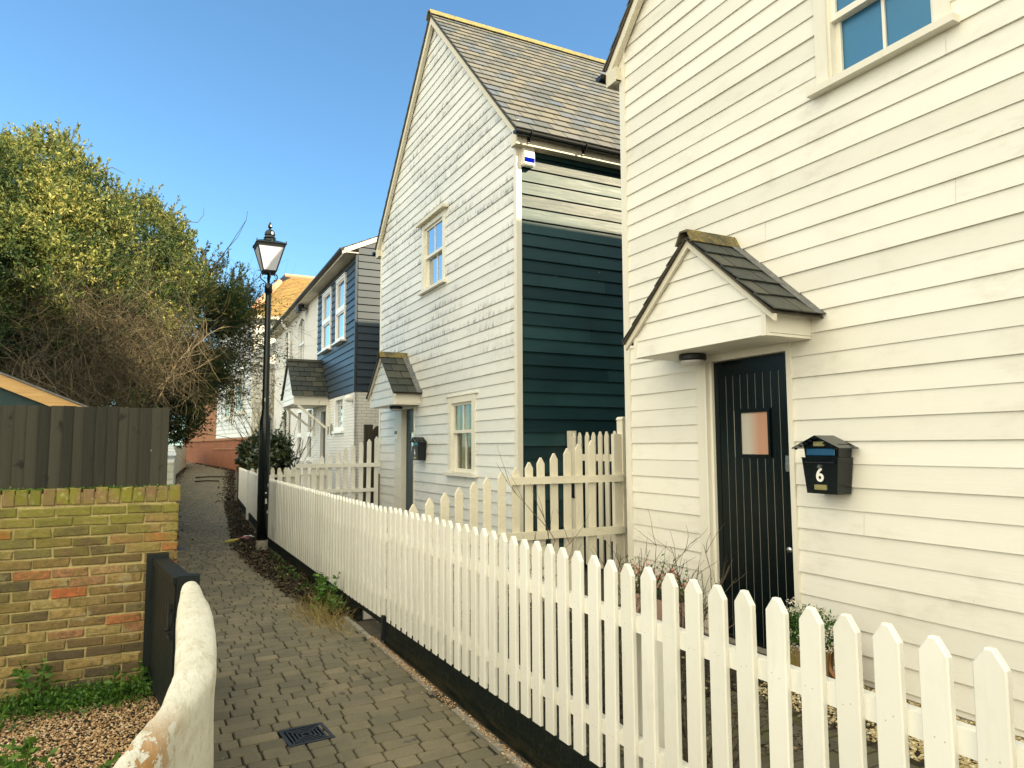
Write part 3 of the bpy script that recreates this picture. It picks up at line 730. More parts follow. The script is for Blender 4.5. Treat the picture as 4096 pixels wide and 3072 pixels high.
# house beside the camera
door6 = (3.747, 4.773, -.05, 2.37); win6 = (2.44, 3.41, 4.19, 5.40)
h6 = gable_house('weatherboard_house', 'nearest cream weatherboarded house, black planked door under a small slated porch', -.36, 5.79, 'cream_paint', 1.626, .1575,
                 [door6, win6], 'white_paint', roof_seed=3, jl=(10, 14), dz=-.21)
b = MB(); b.box(F43, 4.650, 4.773, -.02, 2.37, -.11, .028); b.box(F43, 3.747, 3.79, -.02, 2.37, -.11, .028); b.box(F43, 3.79, 4.65, 2.31, 2.37, -.11, .028)
b.box(F43, 4.625, 4.65, -.02, 2.31, -.10, -.01); b.box(F43, 4.65, 4.67, -.02, 2.31, .028, .036)
b.build('door_frame', 'trim_paint', h6)
plank_door(h6, F43, 3.79, 4.625, .02, 2.305, 'black_door', (4.015, 4.345, 1.505, 1.885), 'frosted_glass')
b = MB(); b.box(F43, 3.74, 4.78, -.05, .02, -.11, .05); b.build('doorstep', 'concrete', h6)
porch(h6, 4.3, 4.315, .748, 2.37, 2.545, 3.27, .45, 'dark_slate', 'moss_ridge', 'cream_paint', 21)
bulkhead_light(h6, (4.10, 4.62, 2.369), .115)
sash(h6, F43, 2.44, 3.41, 4.19, 5.40, 4.67, 'glass_blue', 'glass_blue', fr=.10)
# second house
door4 = (12.16, 13.292, -.05, 2.33); win4 = (9.50, 10.56, 1.20, 2.38); win4u = (10.72, 11.84, 4.34, 5.54)
h4 = gable_house('weatherboard_house', 'tall white weatherboarded house with black boarded side wall and mildew-streaked gable', 8.19, 14.33, 'white_paint', 1.626+.02, .1625,
                 [door4, win4, win4u], 'black_board', roof_seed=5)
b = MB(); b.box(F43, 12.893, 13.292, -.02, 2.33, -.11, .028); b.box(F43, 12.16, 12.205, -.02, 2.33, -.11, .028); b.box(F43, 12.205, 12.893, 2.295, 2.33, -.11, .028)
b.build('door_frame', 'trim_paint', h4)
plank_door(h4, F43, 12.205, 12.893, .02, 2.29, 'blue_door', (12.40, 12.70, 1.5, 1.88), 'glass_sky', boards=7, o=-.085)
porch(h4, 4.3, 12.66, .745, 2.34, 2.56, 3.30, .47, 'dark_slate', 'moss_ridge', 'white_paint', 31)
bulkhead_light(h4, (4.02, 12.45, 2.339), .12)
sash(h4, F43, 10.72, 11.84, 4.34, 5.54, 4.93, 'glass_sky', 'glass_sky', fr=.11, hood=True)
wl = sash(h4, F43, 9.50, 10.56, 1.20, 2.38, 1.825, 'glass_clear', 'glass_clear', fr=.13)
b = MB(); b.box(F43, 9.42, 10.64, 2.38, 2.40, 0, .045); b.build('window_head', 'trim_paint', h4)
b = MB()
for k in range(9): b.box(F43, 10.02+k*.03, 10.045+k*.03, 1.25, 2.25, -.114, -.106+.004*(k % 2))
for k in range(3): b.box(F43, 9.62+k*.03, 9.645+k*.03, 1.25, 1.8, -.114, -.106+.004*(k % 2))
b.build('curtain', 'curtain', wl)
b = MB(); b.lathe((4.3+.095, 9.83, 0), [(.012, 2.03), (.035, 2.06), (.04, 2.1), (.02, 2.16), (.006, 2.22)], 10); b.tube([(4.395, 9.83, 2.2), (4.395, 9.83, 2.3)], .004, 5)
b.build('window_ornament', 'opal', wl, True)
b = MB(); b.box(F43, 13.06, 13.24, 1.73, 1.91, .03, .05, bev=.006); q = b.build('door_entry_plate', 'white_plastic', h4)
b = MB(); b.box(F43, 13.075, 13.225, 1.84, 1.90, .0505, .056); b.build('entry_screen', 'black_plastic', q)

letterbox(4.3-.026, 3.40, 1.665, '6', 'black pitched-roof mailbox numbered 6 on the cream wall beside the planked door', 'black mailboxes on the house fronts', .30)
letterbox(4.3-.026, 11.70, 1.765, '4', 'black mailbox numbered 4 beside the half hidden blue-grey door', 'black mailboxes on the house fronts', .30)

# alarm box
al = thing('alarm_box', 'white burglar alarm box with blue lower panel high on the black boarded wall', 'alarm box', (4.43, 8.16, 5.34))
b = MB(); b.box(FY(8.155), 4.345, 4.525, 5.345, 5.715, 0, .075, bev=.018); b.build('case', 'white_plastic', al)
b = MB(); b.box(FY(8.155), 4.36, 4.51, 5.39, 5.455, .0755, .079, bev=.001); b.build('lens', 'blue_plastic', al)

# neighbour behind the camera (its roof keeps the morning sun off the lane)
y0, y1 = -7.6, -1.45; yc = (y0+y1)/2
nb = thing('weatherboard_house', 'cream weatherboarded gable house behind the viewpoint, beyond the nearest one', 'house', (4.3, yc, 0), 'white weatherboarded gable houses beside the lane')
b = MB(); b.prism(Frame((0, 0), (0, 1), (1, 0)), [(y0, -.06), (y1, -.06), (y1, Z_EAVE), (yc, Z_APEX), (y0, Z_EAVE)], 4.3, 13.5); b.build('wall', 'cream_paint', nb)
b = MB(); sl = (Z_APEX-Z_EAVE)/(yc-y0)
for sg in (-1, 1):
    A = [(yc, Z_APEX+.02), (yc+sg*3.25, Z_EAVE+.02-.18*sl), (yc+sg*3.25, Z_EAVE+.08-.18*sl), (yc, Z_APEX+.09)]
    b.prism(Frame((0, 0), (0, 1), (1, 0)), A, 4.15, 13.5)
b.build('roof', 'slate', nb)

# ------------------------------------------------------------------ blue-clad and white brick terrace
A_ = R_(1.5); NF = Frame((4.45, 16.95), (math.sin(A_), math.cos(A_)), (-math.cos(A_), math.sin(A_)))
NS = Frame((4.45, 16.95), (math.cos(A_), -math.sin(A_)), (-math.sin(A_), -math.cos(A_)))
tr_ = thing('terraced_house', 'slate-blue boarded house over white painted brick with two tall upper windows', 'house', (4.45, 16.95, prof(17)))
t2 = thing('terraced_house', 'white painted brick cottage left of the blue-boarded one, with arched windows and ivy', 'house', (4.71, 26.9, prof(27)))
zE = 6.33
ST = 10.0
b = MB(); b.box(NF, .05, 4.99, 2.9, zE+.0, -5, -.03); b.box(NF, .05, ST, -.2, 2.9, -5, -.09); b.box(NF, 4.99, ST, 2.9, zE, -5, -.09)
b.build('inner_wall', 'interior', tr_)
def brick_wall(root, F, s0, s1, z0, z1, ops, mat, o0=-.085, o1=0):
    b = MB(); xs = sorted({s0, s1} | {c for o in ops for c in o[:2] if s0 < c < s1})
    for a, c in zip(xs[:-1], xs[1:]):
        m_ = (a+c)/2; zs = [(z0, z1)]
        for o in ops:
            if o[0] < m_ < o[1]:
                nz = []
                for q0, q1 in zs:
                    if o[2] > q0: nz.append((q0, min(q1, o[2])))
                    if o[3] < q1: nz.append((max(q0, o[3]), q1))
                zs = nz
        for q0, q1 in zs:
            if q1-q0 > .001: b.box(F, a, c, q0, q1, o0, o1, r=.5)
    return b.build('brick_wall', mat, root)
ops = [(1.23, 2.34, 2.02, 2.92), (3.45, 4.38, .0, 2.62), (5.62, 6.55, 1.19, 2.86), (7.6, 8.55, 1.19, 2.86), (7.55, 8.78, 4.3, 6.09)]
brick_wall(tr_, NF, 0, ST, -.2, 2.95, ops, 'white_brick')
brick_wall(tr_, NF, 5.0, ST, 2.95, zE, ops, 'white_brick')
b = MB(); b.box(NS, .0, 4.6, -.2, 2.95, -.08, 0); b.build('brick_side', 'white_brick_side', tr_)
b = MB(); clap(b, NF, 2.93, zE, 2.95, .178, lambda z: .03, lambda z: 5.0, [(1.08, 2.22, 4.34, 6.09), (2.88, 4.15, 4.34, 6.09)], lip=.03, jl=(2.5, 4))
b.build('boarded_front', 'slate_blue_board', tr_)
zr_ = 7.95
b = MB(); clap(b, NS, 2.93, zE+1.5, 2.95, .178, lambda z: max(.03, (z-zE)/.46-.32), lambda z: 4.6, (), lip=.03, kinks=(zE+.16,), jl=(1.2, 3.2))
b.build('boarded_side', 'slate_blue_board', tr_)
b = MB(); b.box(NF, -.012, .05, 2.93, zE, -.02, .036); b.build('corner_trim', 'slate_blue_board', tr_)
for (a, c) in ((1.10, 2.20), (2.90, 4.13)):
    fr = MB(); z0, z1, zm = 4.36, 6.08, 5.22
    fr.box(NF, a, a+.07, z0, z1, -.02, .055); fr.box(NF, c-.07, c, z0, z1, -.02, .055); fr.box(NF, a+.07, c-.07, z1-.07, z1, -.02, .055); fr.box(NF, a+.07, c-.07, z0, z0+.09, -.02, .055)
    fr.box(NF, a+.07, c-.07, zm-.06, zm+.06, -.02, .055)
    wf = fr.build('window_frame', 'upvc', tr_)
    sp = MB(); sp.box(NF, a-.05, c+.05, z0-.04, z0, -.02, .16); sp.box(NF, a-.02, c+.02, z1, z1+.03, 0, .07); sp.build('sill', 'upvc', wf)
    for q0, q1 in ((z0+.09, zm-.06), (zm+.06, z1-.07)):
        g = MB(); g.box(NF, a+.08, c-.08, q0, q1, -.01, -.005); g.build('pane', 'glass_sky', wf)
        fr = MB(); 
        for k in (0, 1):
            u0 = a+.085 if k == 0 else c-.125
            fr.box(NF, u0, u0+.04, q0, q1, .0, .03)
        fr.box(NF, a+.125, c-.125, q1-.04, q1, 0, .03); fr.box(NF, a+.125, c-.125, q0, q0+.04, 0, .03); fr.build('casement', 'upvc', wf)
# roof, soffit and gutter over the terrace
for root, s0, s1 in ((tr_, -.06, ST), (t2, ST, 15.1)):
    b = MB(); P0 = NF(s0, zE+.10, .36); ux = NF.a; an = math.atan(.46); up_ = -NF.n*math.cos(an)+Vector((0, 0, math.sin(an)))
    slates(b, P0, ux, up_, s1-s0, 3.4, .27, .22, .01, .006, 9); b.build('roof_slope', 'dark_slate', root)
    b = MB(); b.box(NF, s0, s1, zE-.0, zE+.02, -.02, .30); b.box(NF, s0, s1, zE-.02, zE+.10, .30, .325); b.build('soffit', 'soffit_paint', root)
    b = MB(); half_gutter(b, NF(s0-.02, zE+.09, .385), NF(s1, zE+.06, .385), NF.n, .06); b.build('gutter', 'iron', root)
b = MB(); b.prism(NS, [(-.38, zE-.04), (4.4, zE-.04+4.78*.46), (4.4, zE+.075+4.78*.46), (-.38, zE+.075)], .03, .05); b.build('bargeboard', 'soffit_paint', tr_)
# ground floor windows
for (a, c, z0, z1, nb_) in ((1.23, 2.34, 2.02, 2.92, 1), (5.62, 6.55, 1.19, 2.86, 2), (7.6, 8.55, 1.19, 2.86, 2)):
    fr = MB(); fr.box(NF, a, a+.10, z0, z1, -.08, .012); fr.box(NF, c-.10, c, z0, z1, -.08, .012); fr.box(NF, a+.10, c-.10, z1-.08, z1, -.08, .012); fr.box(NF, a+.10, c-.10, z0, z0+.10, -.08, .012)
    if nb_ == 2: zm = (z0+z1)/2-.02; fr.box(NF, a+.1, c-.1, zm-.07, zm+.07, -.08, .012)
    wf = fr.build('window_frame', 'upvc', tr_)
    sp = MB(); sp.box(NF, a-.04, c+.04, z0-.06, z0, -.05, .07); sp.build('sill', 'upvc', wf)
    g = MB(); g.box(NF, a+.1, c-.1, z0+.1, z1-.08, -.075, -.07); g.build('pane', 'glass_sky' if nb_ == 1 else 'black_gloss', wf)
    lb = MB()
    for k in (1, 2): u0 = a+.1+(c-a-.2)*k/3; lb.box(NF, u0-.006, u0+.006, z0+.1, z1-.08, -.0695, -.06)
    for k in range(1, 5): q = z0+.1+(z1-z0-.18)*k/5; lb.box(NF, a+.1, c-.1, q-.005, q+.005, -.0595, -.056)
    lb.build('glazing_bars', 'upvc', wf)
b = MB(); b.box(NF, 3.45, 4.38, 0, 2.62, -.088, -.084); b.build('doorway', 'black_gloss', tr_)
b = MB(); b.box(NF, 4.30, 4.38, 0, 2.62, -.083, .01); b.box(NF, 3.45, 3.50, 0, 2.62, -.083, .01); b.build('door_frame', 'upvc', tr_)
# canopy with brackets
cdp = .95
b = MB(); zc0, zc1, zrr = 2.80, 3.02, 4.05; ya, yb, ym = 3.12, 5.3, 4.21
CF = Frame(NF(0, 0, cdp), NF.a, NF.n)
slc = (zrr-zc1)/(ym-ya)
clap(b, CF, zc0, zrr-.07, zc0, .15, lambda z: max(ya+.05, ym-(zrr-.05-z)/slc), lambda z: min(yb-.05, ym+(zrr-.05-z)/slc), (), lip=.015, kinks=(zrr-.05-slc*(ym-ya-.05),))
cn = b.build('porch_canopy', 'white_paint', tr_)
b = MB(); b.box(NF, ya+.05, yb-.05, zc0-.001, zc0+.02, 0, cdp-.015); b.box(NF, ya+.03, ya+.06, zc0-.03, zc1, 0, cdp+.01); b.box(NF, yb-.06, yb-.03, zc0-.03, zc1, 0, cdp+.01); b.build('canopy_box', 'trim_paint', cn)
for sg, ye in ((-1, ya), (1, yb)):
    an = math.atan(slc); up_ = -NF.a*sg*math.cos(an)+Vector((0, 0, math.sin(an))); P0 = NF(ye+sg*.08, zc1-.02, cdp+.07)
    b = MB(); slates(b, P0, -NF.n, up_, cdp+.07, (ym-ya+.08)/math.cos(an), .3, .22, .012, .005, 14); b.build('roof_slope', 'dark_slate', cn)
    b = MB(); c0 = NF(ye-sg*-.0, zc0, cdp-.05)
    yb_ = ye-sg*.06
    b.hexa([NF(yb_-.03, 2.05, .0), NF(yb_+.03, 2.05, .0), NF(yb_+.03, 2.12, .0), NF(yb_-.03, 2.12, .0), NF(yb_-.03, zc0-.08, cdp-.1), NF(yb_+.03, zc0-.08, cdp-.1), NF(yb_+.03, zc0-.0, cdp-.1), NF(yb_-.03, zc0-.0, cdp-.1)])
    b.box(NF, yb_-.035, yb_+.035, 1.95, zc0-.035, 0, .06); b.build('canopy_bracket', 'trim_paint', cn)
b = MB(); b.tube([NF(ym, zrr+.05, -.0), NF(ym, zrr+.05, cdp+.08)], .07, 8); b.build('ridge_tile', 'dark_slate', cn)
# vent bell, sign plates, dish
b = MB(); c = NF(.25, 2.78, .0); b.tube([c, c+NF.n*.08, c+NF.n*.16, c+NF.n*.2], [.09, .1, .08, .03], 14); b.build('vent_cowl', 'upvc', tr_, True)
b = MB(); b.box(NF, 3.12, 3.32, 1.97, 2.17, .0, .02); b.build('number_plate', 'black_plastic', tr_)
b = MB(); c = NF(2.7, 2.08, .0); b.tube([c, c+NF.n*.02], .16, 18); b.build('wall_plaque', 'concrete', tr_)
# second cottage
ops2 = [(11.0, 12.05, 4.0, 6.12), (11.4, 12.2, 1.2, 2.9)]
b = MB(); b.box(NF, ST+.01, 14.88, -.2, zE, -5, -.09); b.build('inner_wall', 'interior', t2)
brick_wall(t2, NF, ST, 14.9, -.2, zE, ops2, 'white_brick')
for root, (a, c, z0, z1) in ((tr_, (7.55, 8.78, 4.3, 6.09)), (t2, (11.0, 12.05, 4.0, 6.12))):
    # arched head + deep reveal
    arc = [(a, z1-.22)]+[(a+(c-a)*i/10, z1-.22+.2*math.sin(math.pi*i/10)) for i in range(1, 10)]+[(c, z1-.22), (c, z1+.01), (a, z1+.01)]
    b = MB(); b.prism(NF, arc, -.085, -.003); b.build('window_arch', 'white_brick', root)
    b = MB(); 
    for u0, u1, q0, q1 in ((a, a+.07, z0, z1-.1), (c-.07, c, z0, z1-.1), (a+.07, c-.07, z0, z0+.07), (a+.07, c-.07, (z0+z1)/2-.03, (z0+z1)/2+.03), ((a+c)/2-.015, (a+c)/2+.015, z0+.07, z1-.1)): b.box(NF, u0, u1, q0, q1, -.08, -.04)
    wf = b.build('window_frame', 'upvc', root)
    g = MB(); g.box(NF, a+.02, c-.02, z0+.02, z1-.1, -.079, -.074); g.build('pane', 'glass_sky', wf)
    b = MB(); b.box(NF, a-.05, c+.05, z0-.07, z0, -.05, .06); b.build('sill', 'concrete', wf)
b = MB(); b.box(NF, 11.4, 12.2, 1.2, 2.9, -.088, -.084); b.build('window_pane', 'black_gloss', t2)
arcp = [(13.0+.42*math.cos(a), 2.55+.42*math.sin(a)) for a in [math.pi*i/10 for i in range(11)]]+[(12.58, 1.0), (13.42, 1.0)]
b = MB(); b.prism(NF, [(12.5, .9)]+[(12.5, 2.6)]+[(13.0-.5*math.cos(a), 2.55+.5*math.sin(a)) for a in [math.pi*i/10 for i in range(11)]]+[(13.5, .9)], .0, .03); b.build('blind_arch', 'white_brick', t2)
# downpipe
dp = thing('downpipe', 'white downpipe with swan neck between the two white brick cottages', 'pipe', NF(ST, prof(27), .08))
b = MB(); b.tube([NF(ST+.25, zE+.03, .36), NF(ST+.25, zE-.10, .36), NF(ST+.22, zE-.24, .28), NF(ST+.2, zE-.40, .12), NF(ST+.2, zE-.6, .09), NF(ST+.2, .2, .09)], .05, 10); b.build('pipe', 'upvc', dp, True)
for z in (4.6, 2.9, 1.2):
    b = MB(); b.tube([NF(ST+.2, z, .09), NF(ST+.2, z+.06, .09)], .065, 10); b.build('pipe_collar', 'upvc', dp)
# floodlight under the eave
fl = thing('security_light', 'black twin floodlight on a bracket under the terrace gutter', 'light', NF(6.9, zE, .15))
b = MB(); b.box(NF, 6.75, 7.25, zE-.17, zE-.13, .05, .35); b.box(NF, 6.95, 7.05, zE-.13, zE, .12, .2); b.build('bracket', 'iron', fl)
for k in (6.78, 7.05):
    b = MB(); c = NF(k, zE-.10, .2); b.box(NF, k, k+.2, zE-.27, zE-.05, .22, .34, bev=.02); b.build('lamp_head', 'black_plastic', fl)
# wall lantern
wlan = thing('wall_lantern', 'small black wall lantern on the white brick cottage behind the shrub', 'lantern', NF(14.3, 2.4, .2))
c = NF(14.4, 0, .26)
b = MB(); b.lathe((c.x, c.y, 0), [(.02, 2.36), (.05, 2.40), (.10, 2.44), (.105, 2.45)], 6); b.lathe((c.x, c.y, 0), [(.15, 2.74), (.13, 2.78), (.05, 2.90), (.02, 2.98), (.001, 3.02)], 6)
for k in range(6):
    a = 2*math.pi*k/6; b.tube([(c.x+.10*math.cos(a), c.y+.10*math.sin(a), 2.45), (c.x+.13*math.cos(a), c.y+.13*math.sin(a), 2.75)], .008, 4)
b.tube([NF(14.4, 2.4, 0), NF(14.4, 2.3, .12), NF(14.4, 2.36, .26)], .012, 6); b.build('lantern_frame', 'iron', wlan)
b = MB(); b.lathe((c.x, c.y, 0), [(.09, 2.455), (.12, 2.74)], 6); b.build('lantern_glass', 'opal', wlan)
# ivy up the cottage beside the downpipe
def leaf_cloud(P, size, name, mat, parent=None, dirz=.2, rb=.5, rs=.28):
    P = np.array(P); N = nrs.normal(size=P.shape); N[:, 2] += dirz
    return quads(name, leaf_quads(P, N, size), np.clip(nrs.normal(rb, rs, len(P)), 0, 1), mat, parent)
pts = []
for i in range(3600):
    z = .3+rng.random()**1.2*5.2; wd = .14+.38*max(0, 1-abs(z-2.3)/2.2)*rng.random()
    q = NF(ST+.52+rng.gauss(0, 1)*wd*.55, z, .02+abs(rng.gauss(0, .045))); pts.append(q)
for i in range(260):
    t = rng.random(); q = NF(ST+.8+t*2.6, 3.4-t*1.5+rng.gauss(0, .05), .02+abs(rng.gauss(0, .02))); pts.append(q)
ivy = thing('ivy', 'dark ivy climbing the white cottage beside the downpipe', 'ivy', NF(ST+.5, prof(27), .05))
leaf_cloud(pts, .085, 'foliage', 'ivy_leaf', ivy, 0)
b = MB(); b.tube([NF(ST+.5, .2, .03), NF(ST+.45, 1.8, .03), NF(ST+.55, 3.4, .03), NF(ST+.5, 5.4, .03)], .018, 5); b.build('stem', 'twig', ivy)

# ------------------------------------------------------------------ house at the lane's end
K = Vector((4.11, 33.0, 0)); da = Vector((-.1, .995, 0)).normalized()
EA = Frame((K.x, K.y), (da.x, da.y), (-da.y, da.x)); 
EB = Frame((K.x, K.y), (1, 0), (0, -1))
en = thing('brick_house', 'white boarded house on red brick base with orange tiled roof, where the lane ends', 'house', (K.x, K.y, .45))
b = MB(); b.box(EA, .06, 8.0, 2.05, 7.4, -9, -.04); b.build('inner_wall', 'interior', en)
b = MB(); clap(b, EA, 2.06, 7.40, 2.08, .21, lambda z: .05, lambda z: 8.0, (), lip=.03, jl=(3, 6)); clap(b, EB, 2.06, 7.40, 2.08, .21, lambda z: .05, lambda z: 9.0, (), lip=.03, jl=(3, 6)); b.build('weatherboard_wall', 'white_paint', en)
b = MB(); b.box(EA, -.02, .06, 2.05, 7.4, -.05, .04); b.build('corner_board', 'trim_paint', en)
b = MB(); b.box(EA, .0, 8.1, -.3, 1.95, -3, .06); b.box(EA, 8.1, 19, -.3, 1.95, -3, .04); b.box(EB, .0, 9, -.3, 2.05, -3, .03)
b.build('brick_base', 'red_brick', en)
b = MB(); b.box(EA, -.03, 19, 1.95, 2.05, -3, .12); b.box(EA, .0, 8.1, 1.50, 1.57, .06, .10); b.build('brick_string_course', 'orange_brick', en)
b = MB(); b.box(EA, 8.02, 19, 2.05, 6.2, -4, -.02); b.build('brick_upper_wall', 'orange_brick', en)
for (a, c, z0, z1) in ((1.65, 3.15, 3.20, 4.6), (4.35, 5.7, 3.05, 4.4)):
    b = MB(); b.box(EA, a, a+.1, z0, z1, 0, .07); b.box(EA, c-.1, c, z0, z1, 0, .07); b.box(EA, a, c, z1-.1, z1, 0, .071); b.box(EA, a, c, z0, z0+.1, 0, .071); b.box(EA, (a+c)/2-.03, (a+c)/2+.03, z0, z1, 0, .06); b.box(EA, a-.06, c+.06, z0-.08, z0, 0, .13)
    wf = b.build('window_frame', 'trim_paint', en); g = MB(); g.box(EA, a+.05, c-.05, z0+.05, z1-.05, .0, .045); g.build('pane', 'glass_sky', wf)
def tiles(mb, poly, nrm, e=.17, w_=.17):
    """clay tiles clipped to a roof polygon: thin quads in rows"""
    P = [Vector(p) for p in poly]; n = Vector(nrm).normalized(); ux = Vector((0, 0, 1)).cross(n).normalized(); uz = n.cross(ux)
    if uz.z < 0: uz = -uz
    O = P[0]; q = [((p-O).dot(ux), (p-O).dot(uz)) for p in P]
    zmin = min(v for _, v in q); zmax = max(v for _, v in q); m_ = len(q)
    def span(v):
        xs = []
        for i in range(m_):
            (x0, v0), (x1, v1) = q[i], q[(i+1) % m_]
            if (v0-v)*(v1-v) <= 0 and abs(v1-v0) > 1e-6: xs.append(x0+(x1-x0)*(v-v0)/(v1-v0))
        return (min(xs), max(xs)) if len(xs) >= 2 else None
    v = zmin; i = 0
    while v < zmax-.02:
        sp = span(v+.06)
        if sp:
            x = sp[0]+(w_/2 if i % 2 else 0)-w_
            while x < sp[1]:
                a, c = max(x, sp[0]), min(x+w_-.006, sp[1])
                if c-a > .03:
                    A = [O+ux*a+uz*v+n*.028, O+ux*c+uz*v+n*.028, O+ux*c+uz*(v+e*1.1)+n*.006, O+ux*a+uz*(v+e*1.1)+n*.006]
                    B = [A[0]-n*.02, A[1]-n*.02]
                    mb.add(A+B, [(0, 1, 2, 3), (4, 5, 1, 0)])
                x += w_
        v += e; i += 1
ez = 7.42; e0 = Vector((3.75, 32.7, ez)); e1 = Vector((14, 32.7, ez)); r0 = Vector((6.0, 36.5, 10.15)); r1 = Vector((14, 36.5, 10.15)); back = Vector((3.0, 40.5, ez))
nB = (e1-e0).cross(r0-e0); nB = nB if nB.z > 0 else -nB
b = MB(); tiles(b, [e0, e1, r1, r0], nB); 
nA = (back-e0).cross(r0-e0); nA = nA if nA.z > 0 else -nA
tiles(b, [e0, back, r0], nA); b.build('tiled_roof', 'clay_tile', en)
b = MB(); b.add([e0, e1, r1, r0, back, Vector((14, 41, ez))], [(0, 1, 2, 3), (0, 3, 4), (3, 2, 5, 4), (0, 4, 5, 1)]); b.build('roof_deck', 'soffit_paint', en)
b = MB(); b.tube([r0+Vector((-.1, 0, .05)), r1+Vector((0, 0, .05))], .13, 8); b.tube([e0+Vector((0, 0, .03)), e0.lerp(r0, .8)+Vector((0, 0, .08))], .15, 8); b.build('ridge_tile', 'ridge_tile', en)
b = MB(); g0 = e0.lerp(r0, .78); b.add([g0+Vector((-.05, .0, .0)), Vector((5.2, 37.1, g0.z)), r0+Vector((-.12, 0, .1)), g0+Vector((.3, .3, 0)), Vector((5.6, 37.0, g0.z)), r0+Vector((.25, 0, .08))], [(0, 1, 2), (3, 5, 4), (0, 2, 5, 3), (1, 4, 5, 2), (0, 3, 4, 1)]); b.build('gablet', 'iron', en)
b = MB(); b.box(EB, -.05, 9, ez-.12, ez+.0, .0, .32); b.build('eaves', 'soffit_paint', en)
ch = MB(); cx, cy = 4.15, 41.5; ch.box(WORLD, cx-.55, cx+.25, 6.5, 9.15, cy, cy+.8); ch.box(WORLD, cx-.6, cx+.3, 9.15, 9.3, cy-.05, cy+.85); co = ch.build('chimney', 'chimney_brick', en)
b = MB(); b.lathe((cx-.1, cy+.4, 9.3), [(.2, 0), (.19, .1), (.15, .2), (.14, .65), (.18, .68), (.18, .78), (.13, .78)], 14); b.build('chimney_pot', 'chimney_pot', co, True)

# ------------------------------------------------------------------ ground, lane
def strip(name, xl, xr, ys, dz, mat, extra=()):
    b = MB(); vs = []; fs = []
    for y in ys:
        for x in (xl, xr): vs.append((x, y, prof(y)+dz))
    for i in range(len(ys)-1): fs.append((2*i, 2*i+1, 2*i+3, 2*i+2))
    b.add(vs, fs, .5); return b.build(name, mat)
struct(strip('ground', -600, 600, [-600, -2, 9, 11, 14, 19, 27, 36, 51, 70, 900], -.035, 'ground_mat'))
def lane_l(y): return float(np.interp(y, [-2, 1, 3.5, 5.6, 8, 26.5, 41], [-.1, .10, .28, .25, .22, .66, 1.8]))
def lane_r(y): return float(np.interp(y, [-2, 9, 11.4, 16, 19, 36, 45], [1.70, 1.72, 1.62, 1.8, 2.0, 3.72, 3.0]))
b = MB(); y = .9; row = 0; rr = random.Random(5)
while y < 48:
    d_ = .118; l, r = lane_l(y), lane_r(y)
    x = l-rr.random()*.12
    while x < r:
        wd = rr.choice((.10, .13, .15, .17, .21))
        xe = x+wd
        if xe > r+.03: xe = r
        if xe-x < .04: break
        if not (.72 < (x+xe)/2 < .985 and 4.05 < y+.06 < 4.34):
            g = .0030+rr.random()*.0022; ht = rr.uniform(-.0015, .0015); c = .011
            sk = .02*math.sin(y*.7)
            rot = rr.uniform(-.012, .012); z = prof(y+.06)+ht; tl = rr.uniform(-.0015, .0015)
            X0, X1, Y0, Y1 = x+g, xe-g, y+g, y+d_-g
            def P(px, py, pz):
                cx_, cy_ = (X0+X1)/2, (Y0+Y1)/2
                dx, dy = px-cx_, py-cy_
                return (cx_+dx-dy*rot, cy_+dy+dx*rot+.085*px*1.0-.05, pz+tl*dx/.1)
            j = lambda: rr.uniform(-.003, .003)
            lo = [P(X0, Y0, z-.05), P(X1, Y0, z-.05), P(X1, Y1, z-.05), P(X0, Y1, z-.05)]
            mi_ = [P(X0+c+j(), Y0, z-.005), P(X1-c, Y0+j(), z-.005), P(X1, Y0+c, z-.005), P(X1, Y1-c, z-.005), P(X1-c, Y1+j(), z-.005), P(X0+c, Y1, z-.005), P(X0, Y1-c, z-.005), P(X0+j(), Y0+c, z-.005)]
            i2 = c*.45
            tp = [P(X0+c+i2*.4, Y0+i2, z), P(X1-c-i2*.4, Y0+i2, z), P(X1-i2, Y0+c+i2*.4, z), P(X1-i2, Y1-c-i2*.4, z), P(X1-c-i2*.4, Y1-i2, z), P(X0+c+i2*.4, Y1-i2, z), P(X0+i2, Y1-c-i2*.4, z), P(X0+i2, Y0+c+i2*.4, z)]
            fs = [(0, 1, 2, 3, 4, 5, 6, 7)[::1]]
            vs = tp+mi_+[(p[0], p[1], p[2]-.035) for p in mi_]
            fs = [tuple(range(8))]+[(8+k, 8+(k+1) % 8, (k+1) % 8, k) for k in range(8)]+[(16+k, 16+(k+1) % 8, 8+(k+1) % 8, 8+k) for k in range(8)]
            b.add(vs, fs, min(1, max(0, rr.gauss(.5, .25))))
        x = xe
    y += d_; row += 1
lane = struct(b.build('lane', 'paver'))
struct(strip('lane_bed', .0, 1.72, [-1, 9, 14, 19, 27, 36, 45], -.0125, 'soil'))
# kerb edging by the fence
b = MB(); y = 1.4
while y < 7.0:
    if not 4.05 < y < 4.2:
        b.box(WORLD, 1.705+rr.uniform(-.006, .006), 1.75, -.03, .006+rr.uniform(0, .006), y, y+.33)
    y += .345
struct(b.build('kerb', 'concrete'))
